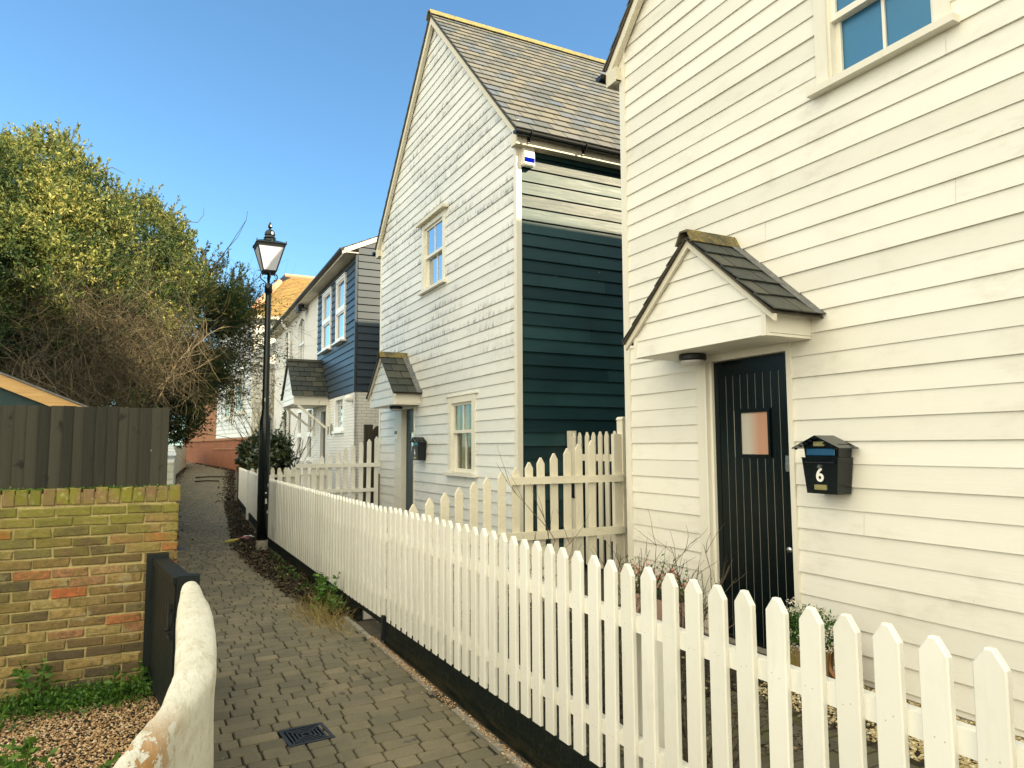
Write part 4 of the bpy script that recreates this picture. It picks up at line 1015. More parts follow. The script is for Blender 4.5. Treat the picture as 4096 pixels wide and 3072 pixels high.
# garden paving behind the fence (running at an angle, mossy)
b = MB(); rr = random.Random(9)
for i in range(-2, 30):
    for j in range(0, 11):
        for k in (0, 1):
            px = 1.95+j*.205+(.1 if i % 2 else 0); py = .4+i*.115
            if k or px+.19 > 3.62 or not 0 < py < 3.62: continue
            z = -.004+rr.uniform(-.004, .004); q = .01
            b.box(WORLD, px, px+.197, -.03, z, py, py+.108, r=rr.random())
struct(b.build('garden_paving', 'garden_paver'))
def stones(name, region, n, size, mat, z0=.0, seed=1, kind='stuff'):
    """small angular pebbles: jittered octahedra; region(u,v)->(x,y) or None"""
    r2 = np.random.RandomState(seed); U = r2.random((n, 2)); P = np.array([region(a, c)+(0,) for a, c in U])
    S = size*r2.uniform(.5, 1.25, (n, 1)); base = np.array([[1, 0, 0], [0, 1, 0], [-1, 0, 0], [0, -1, 0], [0, 0, .65], [0, 0, -.6]])
    th = r2.uniform(0, 6.28, n); ct, st = np.cos(th)[:, None], np.sin(th)[:, None]
    asp = r2.uniform(.55, 1, (n, 1))
    V = base[None, :, :]*S[:, None, :]*r2.uniform(.75, 1.2, (n, 6, 1)); V[:, :, 1] *= asp
    x = V[:, :, 0]*ct-V[:, :, 1]*st; y_ = V[:, :, 0]*st+V[:, :, 1]*ct; V[:, :, 0] = x; V[:, :, 1] = y_
    V[:, :, 2] += r2.uniform(-.4, .4, (n, 1))*V[:, :, 0]
    zz = np.array([z0+prof(p[1]) for p in P]); P[:, 2] = zz+r2.random(n)*size*.9
    V += P[:, None, :]
    F_ = np.array([[0, 1, 4], [1, 2, 4], [2, 3, 4], [3, 0, 4], [1, 0, 5], [2, 1, 5], [3, 2, 5], [0, 3, 5]])
    T = V[:, F_, :].reshape(-1, 3); rn = np.repeat(r2.random(n), 8)
    o = quads(name, T, rn, mat, None, 3); o['kind'] = kind; return o
stones('gravel', lambda a, c: (3.55+a*.82, .35+c*3.3), 7500, .014, 'cream_gravel', -.005, 3)
stones('gravel', lambda a, c: (1.95+a*2.3, 5.9+c*7), 9000, .014, 'cream_gravel', -.02, 8)
stones('gravel', lambda a, c: (-1.9+a*2.15, 2.05+c*3.6), 42000, .0095, 'brown_gravel', -.012, 4)
stones('gravel', lambda a, c: (1.69+abs(np.random.RandomState(int(a*1e6)).normal(0, .03))*-1+.07, 2.0+c*4.0), 1500, .007, 'brown_gravel', .008, 5)
b = MB(); b.box(WORLD, 1.95, 4.28, -.03, .012, 3.64, 5.9, r=.5); struct(b.build('soil', 'soil'))
b = MB(); b.box(WORLD, -2.2, .28, -.034, -.016, -1, 5.6, r=.5); struct(b.build('gravel_bed', 'soil'))

# ------------------------------------------------------------------ picket fences
def picket_mesh(F, s, z0, z1, w_=.08, t=.02, o=0.0, pt=.043, blunt=.010):
    b = MB(); h = w_/2; bv = .004
    prof_ = [(s-h, z0), (s+h, z0), (s+h, z1-pt), (s+blunt, z1), (s-blunt, z1), (s-h, z1-pt)]
    inn = [(s-h+bv, z0+bv), (s+h-bv, z0+bv), (s+h-bv, z1-pt-bv*.3), (s+blunt-bv*.4, z1-bv), (s-blunt+bv*.4, z1-bv), (s-h+bv, z1-pt-bv*.3)]
    n = 6; vs = [F(a, z, o) for a, z in prof_]+[F(a, z, o+t-bv) for a, z in prof_]+[F(a, z, o+t) for a, z in inn]
    fs = [tuple(range(n-1, -1, -1))]
    for k in range(n):
        j = (k+1) % n; fs += [(k, j, n+j, n+k), (n+k, n+j, 2*n+j, 2*n+k)]
    fs.append(tuple(range(2*n, 3*n))); b.add(vs, fs); return b
def pickets(root, F, ss, z0f, z1f, mat, w_=.08, t=.02, o=0, pt=.043, blunt=.010, tilt=.009, nails=()):
    rr = random.Random(int(ss[0]*1000))
    for s_ in ss:
        b = picket_mesh(F, s_+rr.uniform(-.003, .003), z0f(s_), z1f(s_)+rr.uniform(-.004, .004), w_, t, o, pt, blunt)
        # small lean of each picket
        k = rr.uniform(-tilt, tilt)
        b.v = [tuple(Vector(v)+F.a*k*(v[2]-.3)) for v in b.v]
        if nails:
            for zn in nails:
                for sx in (-.014, .012):
                    c = F(s_+sx+rr.uniform(-.004, .004), zn+rr.uniform(-.012, .012), o+t); k0 = len(b.f); b.tube([c-F.n*.002, c+F.n*.0006], .0023, 6); b.mi[k0:] = [1]*(len(b.f)-k0)
        b.build('picket', [mat, 'nail'], root)
FXF = 1.835
FF_ = FX(FXF)
bot = lambda s_: float(np.interp(s_, [0, 3, 7, 12], [.205, .195, .145, .14]))
def posts(root, F, ss, z1, mat, o0=-.14, o1=-.045, w_=.08):
    for s_ in ss:
        b = MB(); b.box(F, s_-w_/2, s_+w_/2, -.03, z1, o0, o1, bev=.006); b.build('post', mat, root)
f1 = thing('picket_fence', 'cream picket fence on a black gravel board in front of the planked door', 'fence', (FXF, 3.2, 0), 'white picket fences')
pickets(f1, FF_, [.647+i*.1316 for i in range(40)], bot, lambda s_: float(np.interp(s_, [.6, 1.6, 3], [1.112, 1.108, 1.105])), 'fence_paint', nails=(.36, .86))
for z0, z1 in ((.828, .895), (.338, .398)):
    b = MB(); b.box(FF_, .4, 5.84, z0, z1, -.04, 0, r=.5); b.build('rail', 'fence_paint', f1)
posts(f1, FF_, [.55, 2.49, 4.2, 5.80], .84, 'fence_paint')
b = MB(); b.box(FF_, .3, 5.905, -.03, .185, -.035, .012, r=.5); b.build('gravel_board', 'dark_gravel_board', f1)
b = MB(); b.box(FF_, 5.86, 5.905, -.0, .2, .0125, .04); 
for z in (.04, .09, .15, .17): b.tube([FF_(5.883, z, .04), FF_(5.883, z, .045)], .006, 6)
b.build('board_end_plate', 'iron', f1)
f1g = thing('picket_gate', 'narrow cream picket gate with a clear gap under its black rail', 'gate', (FXF, 6.32, 0))
pickets(f1g, FF_, [5.93+i*.131 for i in range(7)], bot, lambda s_: 1.09, 'fence_paint')
for z0, z1 in ((.80, .86), (.33, .39)):
    b = MB(); b.box(FF_, 5.87, 6.78, z0, z1, -.04, 0, r=.5); b.build('rail', 'fence_paint', f1g)
b = MB(); b.box(FF_, 5.92, 6.74, .11, .155, -.035, .012, r=.5); b.build('bottom_rail', 'dark_gravel_board', f1g)
f2 = thing('picket_fence', 'cream picket fence between the narrow gate and the lamp post', 'fence', (FXF, 9.1, 0), 'white picket fences')
pickets(f2, FF_, [6.84+i*.1305 for i in range(44)], bot, lambda s_: 1.09, 'fence_paint')
for z0, z1 in ((.80, .86), (.33, .39)):
    b = MB(); b.box(FF_, 6.76, 12.6, z0, z1, -.04, 0, r=.5); b.build('rail', 'fence_paint', f2)
posts(f2, FF_, [6.80, 8.7, 10.6, 12.5], 1.0, 'fence_paint')
b = MB(); b.box(FF_, 6.745, 12.65, -.03, .15, -.035, .012, r=.5); b.build('gravel_board', 'dark_gravel_board', f2)
# beyond the lamp
P0, P1, P2 = Vector((1.86, 12.8, 0)), Vector((1.99, 16.2, 0)), Vector((2.13, 19.3, 0))
for k, (a, c, lab) in enumerate(((P0, P1, 'white picket fence just beyond the lamp post'), (P1, P2, 'farthest white picket fence, ending where the lane bends'))):
    d = (c-a); L = d.length; Fd = Frame(a, d, Vector((-d.y, d.x, 0)))
    o = thing('picket_fence', lab, 'fence', (a.x, a.y, prof(a.y)), 'white picket fences')
    n = int(L/.131); zf = lambda s_, a=a: prof(a.y+s_)+.16
    pickets(o, Fd, [.07+i*.131 for i in range(n)], zf, lambda s_: 1.10, 'fence_paint', .078)
    for z0 in (.45, .85):
        b = MB(); b.box(Fd, 0, L, z0, z0+.06, -.04, 0, r=.5); b.build('rail', 'fence_paint', o)
    b = MB(); b.box(Fd, 0, L, -.03, prof(a.y)+.17, -.035, .0, r=.5); b.build('gravel_board', 'dark_gravel_board', o)
    b = MB(); b.box(Fd, L-.05, L+.05, 0, 1.10 if k == 0 else 1.0, -.05, .045); b.build('post', 'fence_paint' if k == 0 else 'old_wood', o)
# stepped divider between houses 6 and 4
FD = FY(6.05)
fd = thing('picket_fence', 'weathered cream side fence with rising picket tops between the two tall houses', 'fence', (3.1, 6.05, 0), 'white picket fences')
pickets(fd, FD, [1.99+i*.1445 for i in range(15)], lambda s_: .12, lambda s_: 1.05+(s_-1.99)*.302, 'old_fence_paint', .083, .02, -.02, .06, .008)
b = MB(); b.box(FD, 3.06, 4.375, 1.235, 1.305, .001, .045, r=.4); b.build('rail', 'rail_paint', fd)
b = MB(); b.box(FD, 1.93, 4.385, .71, .785, .001, .045, r=.7); b.build('rail', 'rail_paint', fd)
b = MB(); b.box(FD, 4.385, 4.47, 0, 1.87, -.08, .02); b.prism(FD, [(4.375, 1.87), (4.48, 1.87), (4.46, 1.90), (4.395, 1.90)], -.085, .025); b.build('post', 'rail_paint', fd)
b = MB(); b.box(FD, 4.29, 4.38, 0, 1.72, -.05, .0); b.build('post', 'old_fence_paint', fd)
# tall gate across the alley
GX = FX(5.04)
ga = thing('picket_gate', 'tall white picket gate across the alley against the black boarded wall', 'gate', (5.04, 7.0, 0))
pickets(ga, GX, [8.0-i*.152 for i in range(15)], lambda s_: .10, lambda s_: 1.775, 'old_fence_paint', .083, .02, 0, .06, .010)
for z in (.45, 1.41):
    b = MB(); b.box(GX, 5.85, 8.1, z, z+.085, -.04, 0); b.build('rail', 'old_fence_paint', ga)
b = MB(); b.box(GX, 8.05, 8.14, 0, 1.80, -.06, .03); b.build('post', 'old_fence_paint', ga)
b = MB(); b.box(GX, 7.98, 8.03, .92, 1.13, .021, .04); b.tube([GX(8.0, .95, .045), GX(7.93, .95, .045)], .006, 6); b.tube([GX(8.0, 1.1, .045), GX(7.93, 1.1, .045)], .006, 6); b.build('bolt', 'iron', ga)
# fence between house 4 and the blue one
F3 = FY(14.25)
f3 = thing('picket_fence', 'white side fence with rising picket tops in front of the white brick ground floor', 'fence', (3.1, 14.25, prof(14)), 'white picket fences')
pickets(f3, F3, [2.0+i*.157 for i in range(15)], lambda s_: .15, lambda s_: 1.04+(s_-2.0)*.352, 'fence_paint', .088, .02, -.02, .06, .006)
b = MB(); b.box(F3, 2.59, 4.27, 1.195, 1.275, .001, .045, r=.4); b.build('rail', 'fence_paint', f3)
b = MB(); b.box(F3, 1.9, 4.15, .70, .77, .001, .045, r=.4); b.build('rail', 'fence_paint', f3)
b = MB(); b.box(F3, 4.2, 4.28, 0, 1.05, -.09, -.025); b.build('post', 'old_wood', f3)
# little rustic gate leaf behind it
og = thing('garden_gate', 'old dark wooden garden gate with a rounded top beside the white brick wall', 'gate', (4.5, 16.3, prof(16)))
b = MB(); Fg = FY(16.3); b.box(Fg, 4.50, 4.70, .1, 2.12, -.04, .04); b.build('post', 'old_wood', og)
b = MB(); b.prism(Fg, [(4.71, .15), (5.05, .15), (5.05, 1.95)]+[(4.88+.17*math.cos(a), 1.95+.15*math.sin(a)) for a in [math.pi*i/8 for i in range(1, 8)]]+[(4.71, 1.95)], -.02, .02); b.build('gate_leaf', 'old_wood', og)
# low pickets behind the lamp
F5 = FY(17.4)
f5 = thing('picket_fence', 'low weathered pickets behind the lamp post below the dark shrub', 'fence', (2.9, 17.4, prof(17)), 'white picket fences')
pickets(f5, F5, [2.2+i*.15 for i in range(12)], lambda s_: .25, lambda s_: 1.12, 'old_fence_paint', .09, .02, 0, .05, .02)
b = MB(); b.box(F5, 2.1, 4.0, .9, .96, .021, .05); b.build('rail', 'old_fence_paint', f5)

# ------------------------------------------------------------------ lamp post
LX, LY = 1.61, 11.43
lp = thing('lamp_post', 'black cast lamp post with a tapering four-sided glass lantern', 'street lamp', (LX, LY, 0))
b = MB(); b.lathe((LX, LY, -.02), [(.088, 0), (.088, .22), (.085, .225)], 18); b.build('concrete_foot', 'concrete', lp)
b = MB(); b.lathe((LX, LY, 0), [(.083, .2), (.083, 1.95), (.078, 2.0), (.056, 2.12), (.052, 2.2), (.045, 3.95), (.045, 4.0), (.058, 4.0), (.058, 4.13), (.045, 4.14), (.02, 4.145), (.018, 4.33)], 20)
b.build('pole', 'black_gloss', lp, True).data.polygons.foreach_set('use_smooth', [True]*((12-1)*20+2))
b = MB(); r2 = random.Random(3)     # torn stickers on the pole
for z in (2.3, 1.0, .9, .75, .6):
    a = r2.uniform(-2.4, -.9); hh = r2.uniform(.02, .08); ra = .0845 if z < 2 else .053
    p = []
    for zz in (z, z+hh):
        for k in range(4): aa = a+k*.12*r2.uniform(.7, 1.2); p.append((LX+ra*math.cos(aa), LY+ra*math.sin(aa), zz))
    b.add(p, [(0, 1, 5, 4), (1, 2, 6, 5), (2, 3, 7, 6)])
b.build('torn_sticker', 'sticker', lp)
zb, zt, hb, ht = 4.33, 4.72, .094, .198
b = MB()
def sqring(z0, z1, h0, h1):
    b.hexa([(LX-h0, LY-h0, z0), (LX+h0, LY-h0, z0), (LX+h0, LY+h0, z0), (LX-h0, LY+h0, z0), (LX-h1, LY-h1, z1), (LX+h1, LY-h1, z1), (LX+h1, LY+h1, z1), (LX-h1, LY+h1, z1)])
sqring(zb-.03, zb, hb-.01, hb+.006); sqring(zt, zt+.028, ht+.008, ht+.02)
for sx in (-1, 1):
    for sy in (-1, 1):
        b.tube([(LX+sx*hb, LY+sy*hb, zb), (LX+sx*ht, LY+sy*ht, zt)], .011, 6)
        b.tube([(LX+sx*(ht+.015), LY+sy*(ht+.015), zt+.02), (LX+sx*(ht+.02), LY+sy*(ht+.02), zt+.075)], [.016, .004], 6)
for z, h in ((zb+.004, hb), (zt-.006, ht)):
    for q in range(4):
        c = [(-1, -1), (1, -1), (1, 1), (-1, 1)]; a, d = c[q], c[(q+1) % 4]; b.tube([(LX+a[0]*h, LY+a[1]*h, z), (LX+d[0]*h, LY+d[1]*h, z)], .012, 6)
fr = b.build('lantern_frame', 'iron', lp)
b = MB(); e = .004
for q in range(4):
    c = [(-1, -1), (1, -1), (1, 1), (-1, 1)]; a, d = c[q], c[(q+1) % 4]
    b.add([(LX+a[0]*hb, LY+a[1]*hb, zb), (LX+d[0]*hb, LY+d[1]*hb, zb), (LX+d[0]*ht, LY+d[1]*ht, zt), (LX+a[0]*ht, LY+a[1]*ht, zt)], [(0, 1, 2, 3)])
b.build('lantern_glass', 'lantern_pane', lp)
b = MB(); sqring(zt+.029, zt+.045, ht+.03, ht+.02); sqring(zt+.045, zt+.10, ht+.02, .10)
b.lathe((LX, LY, zt), [(.11, .09), (.085, .13), (.095, .15), (.085, .155), (.07, .19), (.082, .20), (.075, .24), (.05, .275), (.02, .29), (.015, .30), (.034, .33), (.030, .36), (.010, .40), (.002, .42)], 18)
b.build('lantern_cap', 'black_gloss', lp)
b = MB()
for sg in (-1, 1):
    for dx, dy in ((sg, 0), (0, sg)):
        pts_ = [(LX+dx*r_, LY+dy*r_, z) for r_, z in ((.03, 4.14), (.07, 4.18), (.115, 4.21), (.13, 4.25), (.12, 4.29), (.095, 4.31), (.085, 4.285), (.1, 4.27))]
        b.tube(pts_, .009, 6)
b.build('scroll_bracket', 'iron', lp)

# ------------------------------------------------------------------ left side: brick wall, close-board fence, gate, limewashed wall
WY = 5.64
bw = thing('brick_wall', 'old yellow and brown stock brick wall with a mossy brick-on-edge top', 'wall', (-.9, WY, 0))
b = MB(); b.box(FY(WY+.012), -2.6, .205, -.05, 1.30, -.2, 0, r=.5); b.build('mortar', 'mortar_gold', bw)
b = MB(); rr = random.Random(12); row = 0; z = 1.215-.067
def brick(F, s0, s1, z0, z1, o0, o1, r):
    j = lambda k=.0048: rr.uniform(-k, k)
    bv = .006; o1 += rr.uniform(-.005, .005)
    p8 = [(s0+j(), z0+j()), (s1+j(), z0+j()), (s1+j(), z1+j()), (s0+j(), z1+j())]
    vs = [F(a, c, o0) for a, c in p8]+[F(a, c, o1-bv) for a, c in p8]
    q = [(p8[0][0]+bv, p8[0][1]+bv), (p8[1][0]-bv, p8[1][1]+bv), (p8[2][0]-bv, p8[2][1]-bv), (p8[3][0]+bv, p8[3][1]-bv)]
    vs += [F(a, c, o1+j(.0015)) for a, c in q]
    fs = [(3, 2, 1, 0)]+[(k, (k+1) % 4, 4+(k+1) % 4, 4+k) for k in range(4)]+[(4+k, 4+(k+1) % 4, 8+(k+1) % 4, 8+k) for k in range(4)]+[(8, 9, 10, 11)]
    b.add(vs, fs, r)
FWa = FY(WY)
while z > -.05:
    x = .222; off = 0 if row % 2 else .5; first = True
    while x > -2.6:
        wd = .204+rr.uniform(-.006, .006)
        if first and off: wd = .098
        first = False
        red = (.25 < z/1.3 < .85) and rr.random() < .055
        brick(FWa, x-wd, x, z, z+.056, -.05, .004, .9+rr.random()*.1 if red else rr.random()*.88)
        x -= wd+.011
    # end face
    FE = Frame((.212, 0), (0, 1), (1, 0)); brick(FE, WY+.01, WY+.10 if row % 2 else WY+.2, z, z+.056, -.05, .006, rr.random()*.85)
    if row % 2: brick(FE, WY+.112, WY+.2, z, z+.056, -.05, .006, rr.random()*.85)
    z -= .067; row += 1
b.build('bricks', 'stock_brick', bw)
b = MB(); x = .228
while x > -2.6:
    brick(FWa, x-.068, x, 1.222, 1.328+rr.uniform(-.004, .004), -.21, .008, rr.random()); x -= .0755
b.build('coping_bricks', 'mossy_brick', bw)
# moss along the top edge
P = np.stack([nrs.uniform(-2.5, .2, 1800), WY-.006+np.abs(nrs.normal(0, .02, 1800)), 1.322+np.abs(nrs.normal(0, .006, 1800))], 1)
leaf_cloud(P, .014, 'moss', 'weed_leaf', bw, .8, .75, .2)
cf = thing('board_fence', 'dark stained close-board fence standing on the brick wall', 'fence', (-.9, WY+.06, 1.32))
FC = FY(WY+.055)
b = MB(); rr = random.Random(4); x = .03
b.box(FC, .03, .122, 1.325, 1.885, 0, .012)
while x > -2.7:
    wd = .066+rr.uniform(-.004, .005); zt_ = 1.885+rr.uniform(-.003, .003)
    b.hexa([FC(x-wd-.012, 1.325, 0), FC(x, 1.325, 0), FC(x, 1.325, .008), FC(x-wd-.012, 1.325, .026), FC(x-wd-.012, zt_, 0), FC(x, zt_, 0), FC(x, zt_, .008), FC(x-wd-.012, zt_, .026)]); x -= wd
b.build('boards', 'fence_board', cf)
b = MB(); b.box(FC, .095, .14, 1.32, 1.89, -.045, .022); b.build('post', 'fence_board', cf)
b = MB(); b.box(FC, -2.7, .095, 1.42, 1.5, -.045, -.001); b.box(FC, -2.7, .095, 1.7, 1.78, -.045, -.001); b.build('rail', 'fence_board', cf)
# shed with fresh pine barge board
sh = thing('shed', 'dark shed roof with a fresh pine barge board showing above the board fence', 'shed', (-2.0, 7.6, 0))
FS = FY(7.0)
b = MB(); b.prism(FS, [(-4.2, 0), (-.55, 0), (-.55, 1.88), (-2.4, 2.62), (-4.2, 1.9)], -1.6, 0); b.build('wall', 'black_board', sh)
b = MB(); k = (2.194-1.952)/(1.077-.513)
b.prism(FS, [(-.44, 1.93), (-2.4, 1.93+1.96*k), (-2.4, 1.93+1.96*k-.105), (-.44, 1.93-.105)][::-1], .02, .045); b.prism(FS, [(-2.4, 1.93+1.96*k-.105), (-2.4, 1.93+1.96*k), (-4.3, 1.95), (-4.3, 1.85)][::-1], .02, .045)
b.build('bargeboard', 'new_pine', sh)
b = MB(); b.prism(FS, [(-.42, 1.925), (-.42, 1.94), (-2.4, 1.945+1.96*k), (-4.35, 1.95), (-4.35, 1.93), (-2.4, 1.93+1.96*k)], -1.7, .06); b.build('roof', 'lead', sh)
# dark gate
GA, GB = Vector((.115, 5.46, 0)), Vector((.22, 4.56, 0)); gd = (GB-GA); gl_ = gd.length; FG = Frame(GA, gd, Vector((gd.y, -gd.x, 0)))
if FG.n.x > 0: FG = Frame(GA, gd, Vector((-gd.y, gd.x, 0)))
gt = thing('timber_gate', 'black timber gate between the brick wall and the limewashed wall', 'gate', (.17, 5.0, 0))
b = MB(); b.box(FY(5.42), .03, .165, -.03, .885, -.09, 0); b.build('post', 'black_gate', gt)
b = MB(); b.box(FY(4.50), .185, .30, -.03, .875, -.08, 0); b.build('post', 'black_gate', gt)
b = MB(); b.box(FG, .06, gl_-.0, .03, .82, -.0, .03)
for k in range(9): b.box(FG, .065+k*.093, .065+k*.093+.088, .04, .815, .03, .045)
b.build('gate_leaf', 'black_gate', gt)
b = MB(); b.box(FG, .0, gl_-.0, .82, .86, -.045, .055); b.build('top_rail', 'black_gate', gt)
b = MB(); b.box(FG, gl_-.14, gl_-.02, .60, .66, .046, .056); b.box(FG, gl_-.10, gl_-.06, .57, .70, .056, .066); b.box(FG, gl_-.13, gl_-.03, .51, .53, .046, .064); b.tube([FG(gl_-.08, .56, .05), FG(gl_-.08, .56, .08)], .012, 8); b.build('latch', 'iron', gt)
# limewashed wall curving towards the camera
def camray(u, v):
    return (rt*((u-2048)/2838.3)-up*((v-1536)/2838.3)+fw)
def onz(u, v, z):
    d = camray(u, v); return Vector((0, 0, CAM_H))+d*((z-CAM_H)/d.z)
ZW = .835
prs = [((724, 2350), (798, 2340)), ((712, 2400), (826, 2392)), ((706, 2470), (848, 2455)), ((702, 2560), (862, 2530)), ((700, 2640), (868, 2620)), ((690, 2730), (852, 2710)), ((645, 2830), (790, 2810)), ((555, 2945), (705, 2932)), ((450, 3072), (605, 3072)), ((300, 3260), (470, 3270)), ((60, 3560), (250, 3600)), ((-500, 4200), (-250, 4300))]
Ls = [onz(*a, ZW) for a, _ in prs]; Rs = [onz(*c, ZW) for _, c in prs]
import itertools
def resample(pts, n):
    out = []; m_ = len(pts)-1
    for i in range(n):
        t = i/(n-1)*m_; k = min(int(t), m_-1); f = t-k
        p0, p1, p2, p3 = pts[max(k-1, 0)], pts[k], pts[k+1], pts[min(k+2, m_)]
        out.append(.5*((2*p1)+(p2-p0)*f+(2*p0-5*p1+4*p2-p3)*f*f+(3*p1-p0-3*p2+p3)*f**3))
    return out
n_ = 120; Ls, Rs = resample(Ls, n_), resample(Rs, n_)
vs = []; SEG = 14; rr = random.Random(8)
for i in range(n_):
    L_, R2 = Ls[i], Rs[i]; c = (L_+R2)/2; hw = (R2-L_)/2; w2 = hw.length
    ring = []
    prf = [(-1.0, -.9), (-1.0, -.45), (-1.0, -.2), (-1.02, -.10)]+[(-math.cos(math.pi*k/SEG), .055*math.sin(math.pi*k/SEG)**.55-.025) for k in range(SEG+1)]+[(1.0, -.10), (1.0, -.2), (1.0, -.45), (1.0, -.9)]
    for (u_, dz) in prf:
        p = c+hw*u_*(1.0 if dz > -.05 else .97)+Vector((0, 0, dz))
        nn = mnoise.noise(p*4)*.008+mnoise.noise(p*26)*.002
        p += (hw.normalized()*u_+Vector((0, 0, .6 if dz > -.05 else 0)))*nn; vs.append(p)
m_ = len(prf); fs = []
for i in range(n_-1):
    for k in range(m_-1): a = i*m_+k; fs.append((a, a+1, a+m_+1, a+m_))
fs.append(tuple(range(m_))); fs.append(tuple(range((n_-1)*m_, n_*m_))[::-1])
b = MB(); b.add(vs, fs, .5); o = b.build('garden_wall', 'limewash', None, True)
tag(o, 'low curving limewashed wall with rounded top and peeling paint at the near end', 'wall')
# pale wall beyond, along the left of the lane
lw = thing('boundary_wall', 'long pale painted brick wall along the left of the lane under the overhanging bush', 'wall', (.8, 24, prof(24)))
pts_ = [(.26, 8.2), (.62, 18), (.78, 26), (1.15, 33), (1.88, 41), (1.2, 46)]; b = MB()
for (x0, y0_), (x1, y1_) in zip(pts_[:-1], pts_[1:]):
    b.hexa([(x0-.25, y0_, -.1), (x0, y0_, -.1), (x1, y1_, -.1), (x1-.25, y1_, -.1), (x0-.25, y0_, 1.45+.25*(y0_ > 20)), (x0, y0_, 1.45+.25*(y0_ > 20)), (x1, y1_, 1.45+.25*(y1_ > 20)), (x1-.25, y1_, 1.45+.25*(y1_ > 20))])
b.build('wall_face', 'pale_render_brick', lw)

# ------------------------------------------------------------------ drain covers, litter
def drain(x, y, rot, s_, label):
    o = thing('drain_cover', label, 'drain cover', (x, y, prof(y)), 'iron drain gratings in the lane'); b = MB(); h = s_/2
    ct, st_ = math.cos(rot), math.sin(rot); Fd = Frame((x, y), (ct, st_), (-st_, ct)); z = prof(y)
    b.box(Fd, -h, h, z-.04, z-.022, -h, h); b.build('sump', 'iron', o)
    b = MB(); t = .02
    b.box(Fd, -h, h, z-.022, z+.004, -h, -h+t); b.box(Fd, -h, h, z-.022, z+.004, h-t, h); b.box(Fd, -h, -h+t, z-.022, z+.004, -h+t, h-t); b.box(Fd, h-t, h, z-.022, z+.004, -h+t, h-t)
    b.build('frame', 'iron', o); b = MB()
    n = 5
    for k in range(1, n):
        q = h-t-k*(h-t)/n+.004; bw_ = .010
        b.box(Fd, -q, q, z-.02, z+.003, -q-bw_/2, -q+bw_/2); b.box(Fd, -q, q, z-.02, z+.003, q-bw_/2, q+bw_/2)
        b.box(Fd, -q-bw_/2, -q+bw_/2, z-.02, z+.002, -q+bw_/2, q-bw_/2); b.box(Fd, q-bw_/2, q+bw_/2, z-.02, z+.002, -q+bw_/2, q-bw_/2)
    for sx, sy in ((1, 1), (1, -1), (-1, 1), (-1, -1)):
        a0, a1 = .01, h-t; b.hexa([Fd(sx*a0-.006, z-.02, sy*a0), Fd(sx*a0+.006, z-.02, sy*a0), Fd(sx*a1+.006, z-.02, sy*a1), Fd(sx*a1-.006, z-.02, sy*a1), Fd(sx*a0-.006, z+.0035, sy*a0), Fd(sx*a0+.006, z+.0035, sy*a0), Fd(sx*a1+.006, z+.0035, sy*a1), Fd(sx*a1-.006, z+.0035, sy*a1)])
    b.build('grille', 'iron', o)
drain(.854, 4.195, .085, .25, 'square iron drain grating in the near paving of the lane')
drain(.50, 12.3, .05, .25, 'small far drain grating beside the end of the brick wall')
li = thing('drinks_bottle', 'yellow plastic drinks bottle lying by the dead leaves', 'bottle', (1.30, 12.55, prof(12.5)))
b = MB(); z = prof(12.5)+.04; a = Vector((1.20, 12.50, z)); c = Vector((1.40, 12.62, z)); b.tube([a, a.lerp(c, .1), a.lerp(c, .25), a.lerp(c, .95), c], [.010, .012, .026, .028, .024], 10); b.build('bottle_body', 'yellow_litter', li, True)
b = MB(); b.tube([a-(c-a)*.08, a], .016, 10); b.build('bottle_cap', 'yellow_litter', li)
for (x, y_, m_, lb) in ((1.50, 12.75, 'red_litter', 'crumpled red wrapper among dead leaves by the lamp post'), (1.60, 12.95, 'pale_litter', 'crumpled pale wrapper beside the red one')):
    b = MB(); r2 = random.Random(int(x*100)); G = 5; vs = []; fs = []
    for i in range(G):
        for j in range(G): vs.append((x+(i-2)*.04+r2.uniform(-.01, .01), y_+(j-2)*.03+r2.uniform(-.01, .01), prof(y_)+.03+r2.uniform(0, .04)))
    for i in range(G-1):
        for j in range(G-1): fs.append((i*G+j, (i+1)*G+j, (i+1)*G+j+1, i*G+j+1))
    b.add(vs, fs); o = b.build('wrapper', m_); tag(o, lb, 'litter')
for (x, y_, L, lb) in ((2.35, 30.5, 1.2, 'dark stick lying across the far part of the lane'), (2.0, 28.0, .8, 'shorter dark stick lying nearer across the lane')):
    b = MB(); z = prof(y_)+.03; b.tube([(x-L/2, y_, z), (x, y_+.05, z+.02), (x+L/2, y_+.02, z)], .03, 6); o = b.build('stick', 'twig'); tag(o, lb, 'stick')

# ------------------------------------------------------------------ planting
def twig_mesh(b, p, d, L, r0, depth, rr, kink=.35, seg=5, branch=2, taper=.45, sides=4, up_=.0):
    pts = [Vector(p)]; dd = Vector(d).normalized()
    for i in range(seg):
        dd = (dd+Vector((rr.uniform(-1, 1), rr.uniform(-1, 1), rr.uniform(-1, 1)+up_))*kink).normalized(); pts.append(pts[-1]+dd*(L/seg))
    b.tube(pts, [r0*(1-(1-taper)*i/seg) for i in range(seg+1)], sides, rr.random(), caps=False)
    if depth:
        for _ in range(branch):
            k = rr.randint(1, seg); dn = (dd+Vector((rr.uniform(-1, 1), rr.uniform(-1, 1), rr.uniform(-.5, 1)))*.9).normalized()
            twig_mesh(b, pts[k], dn, L*rr.uniform(.45, .75), r0*.6, depth-1, rr, kink, max(3, seg-1), branch, taper, sides, up_)
    return pts
def at(u, v, y):
    d = camray(u, v); return Vector((0, 0, CAM_H))+d*(y/d.y)

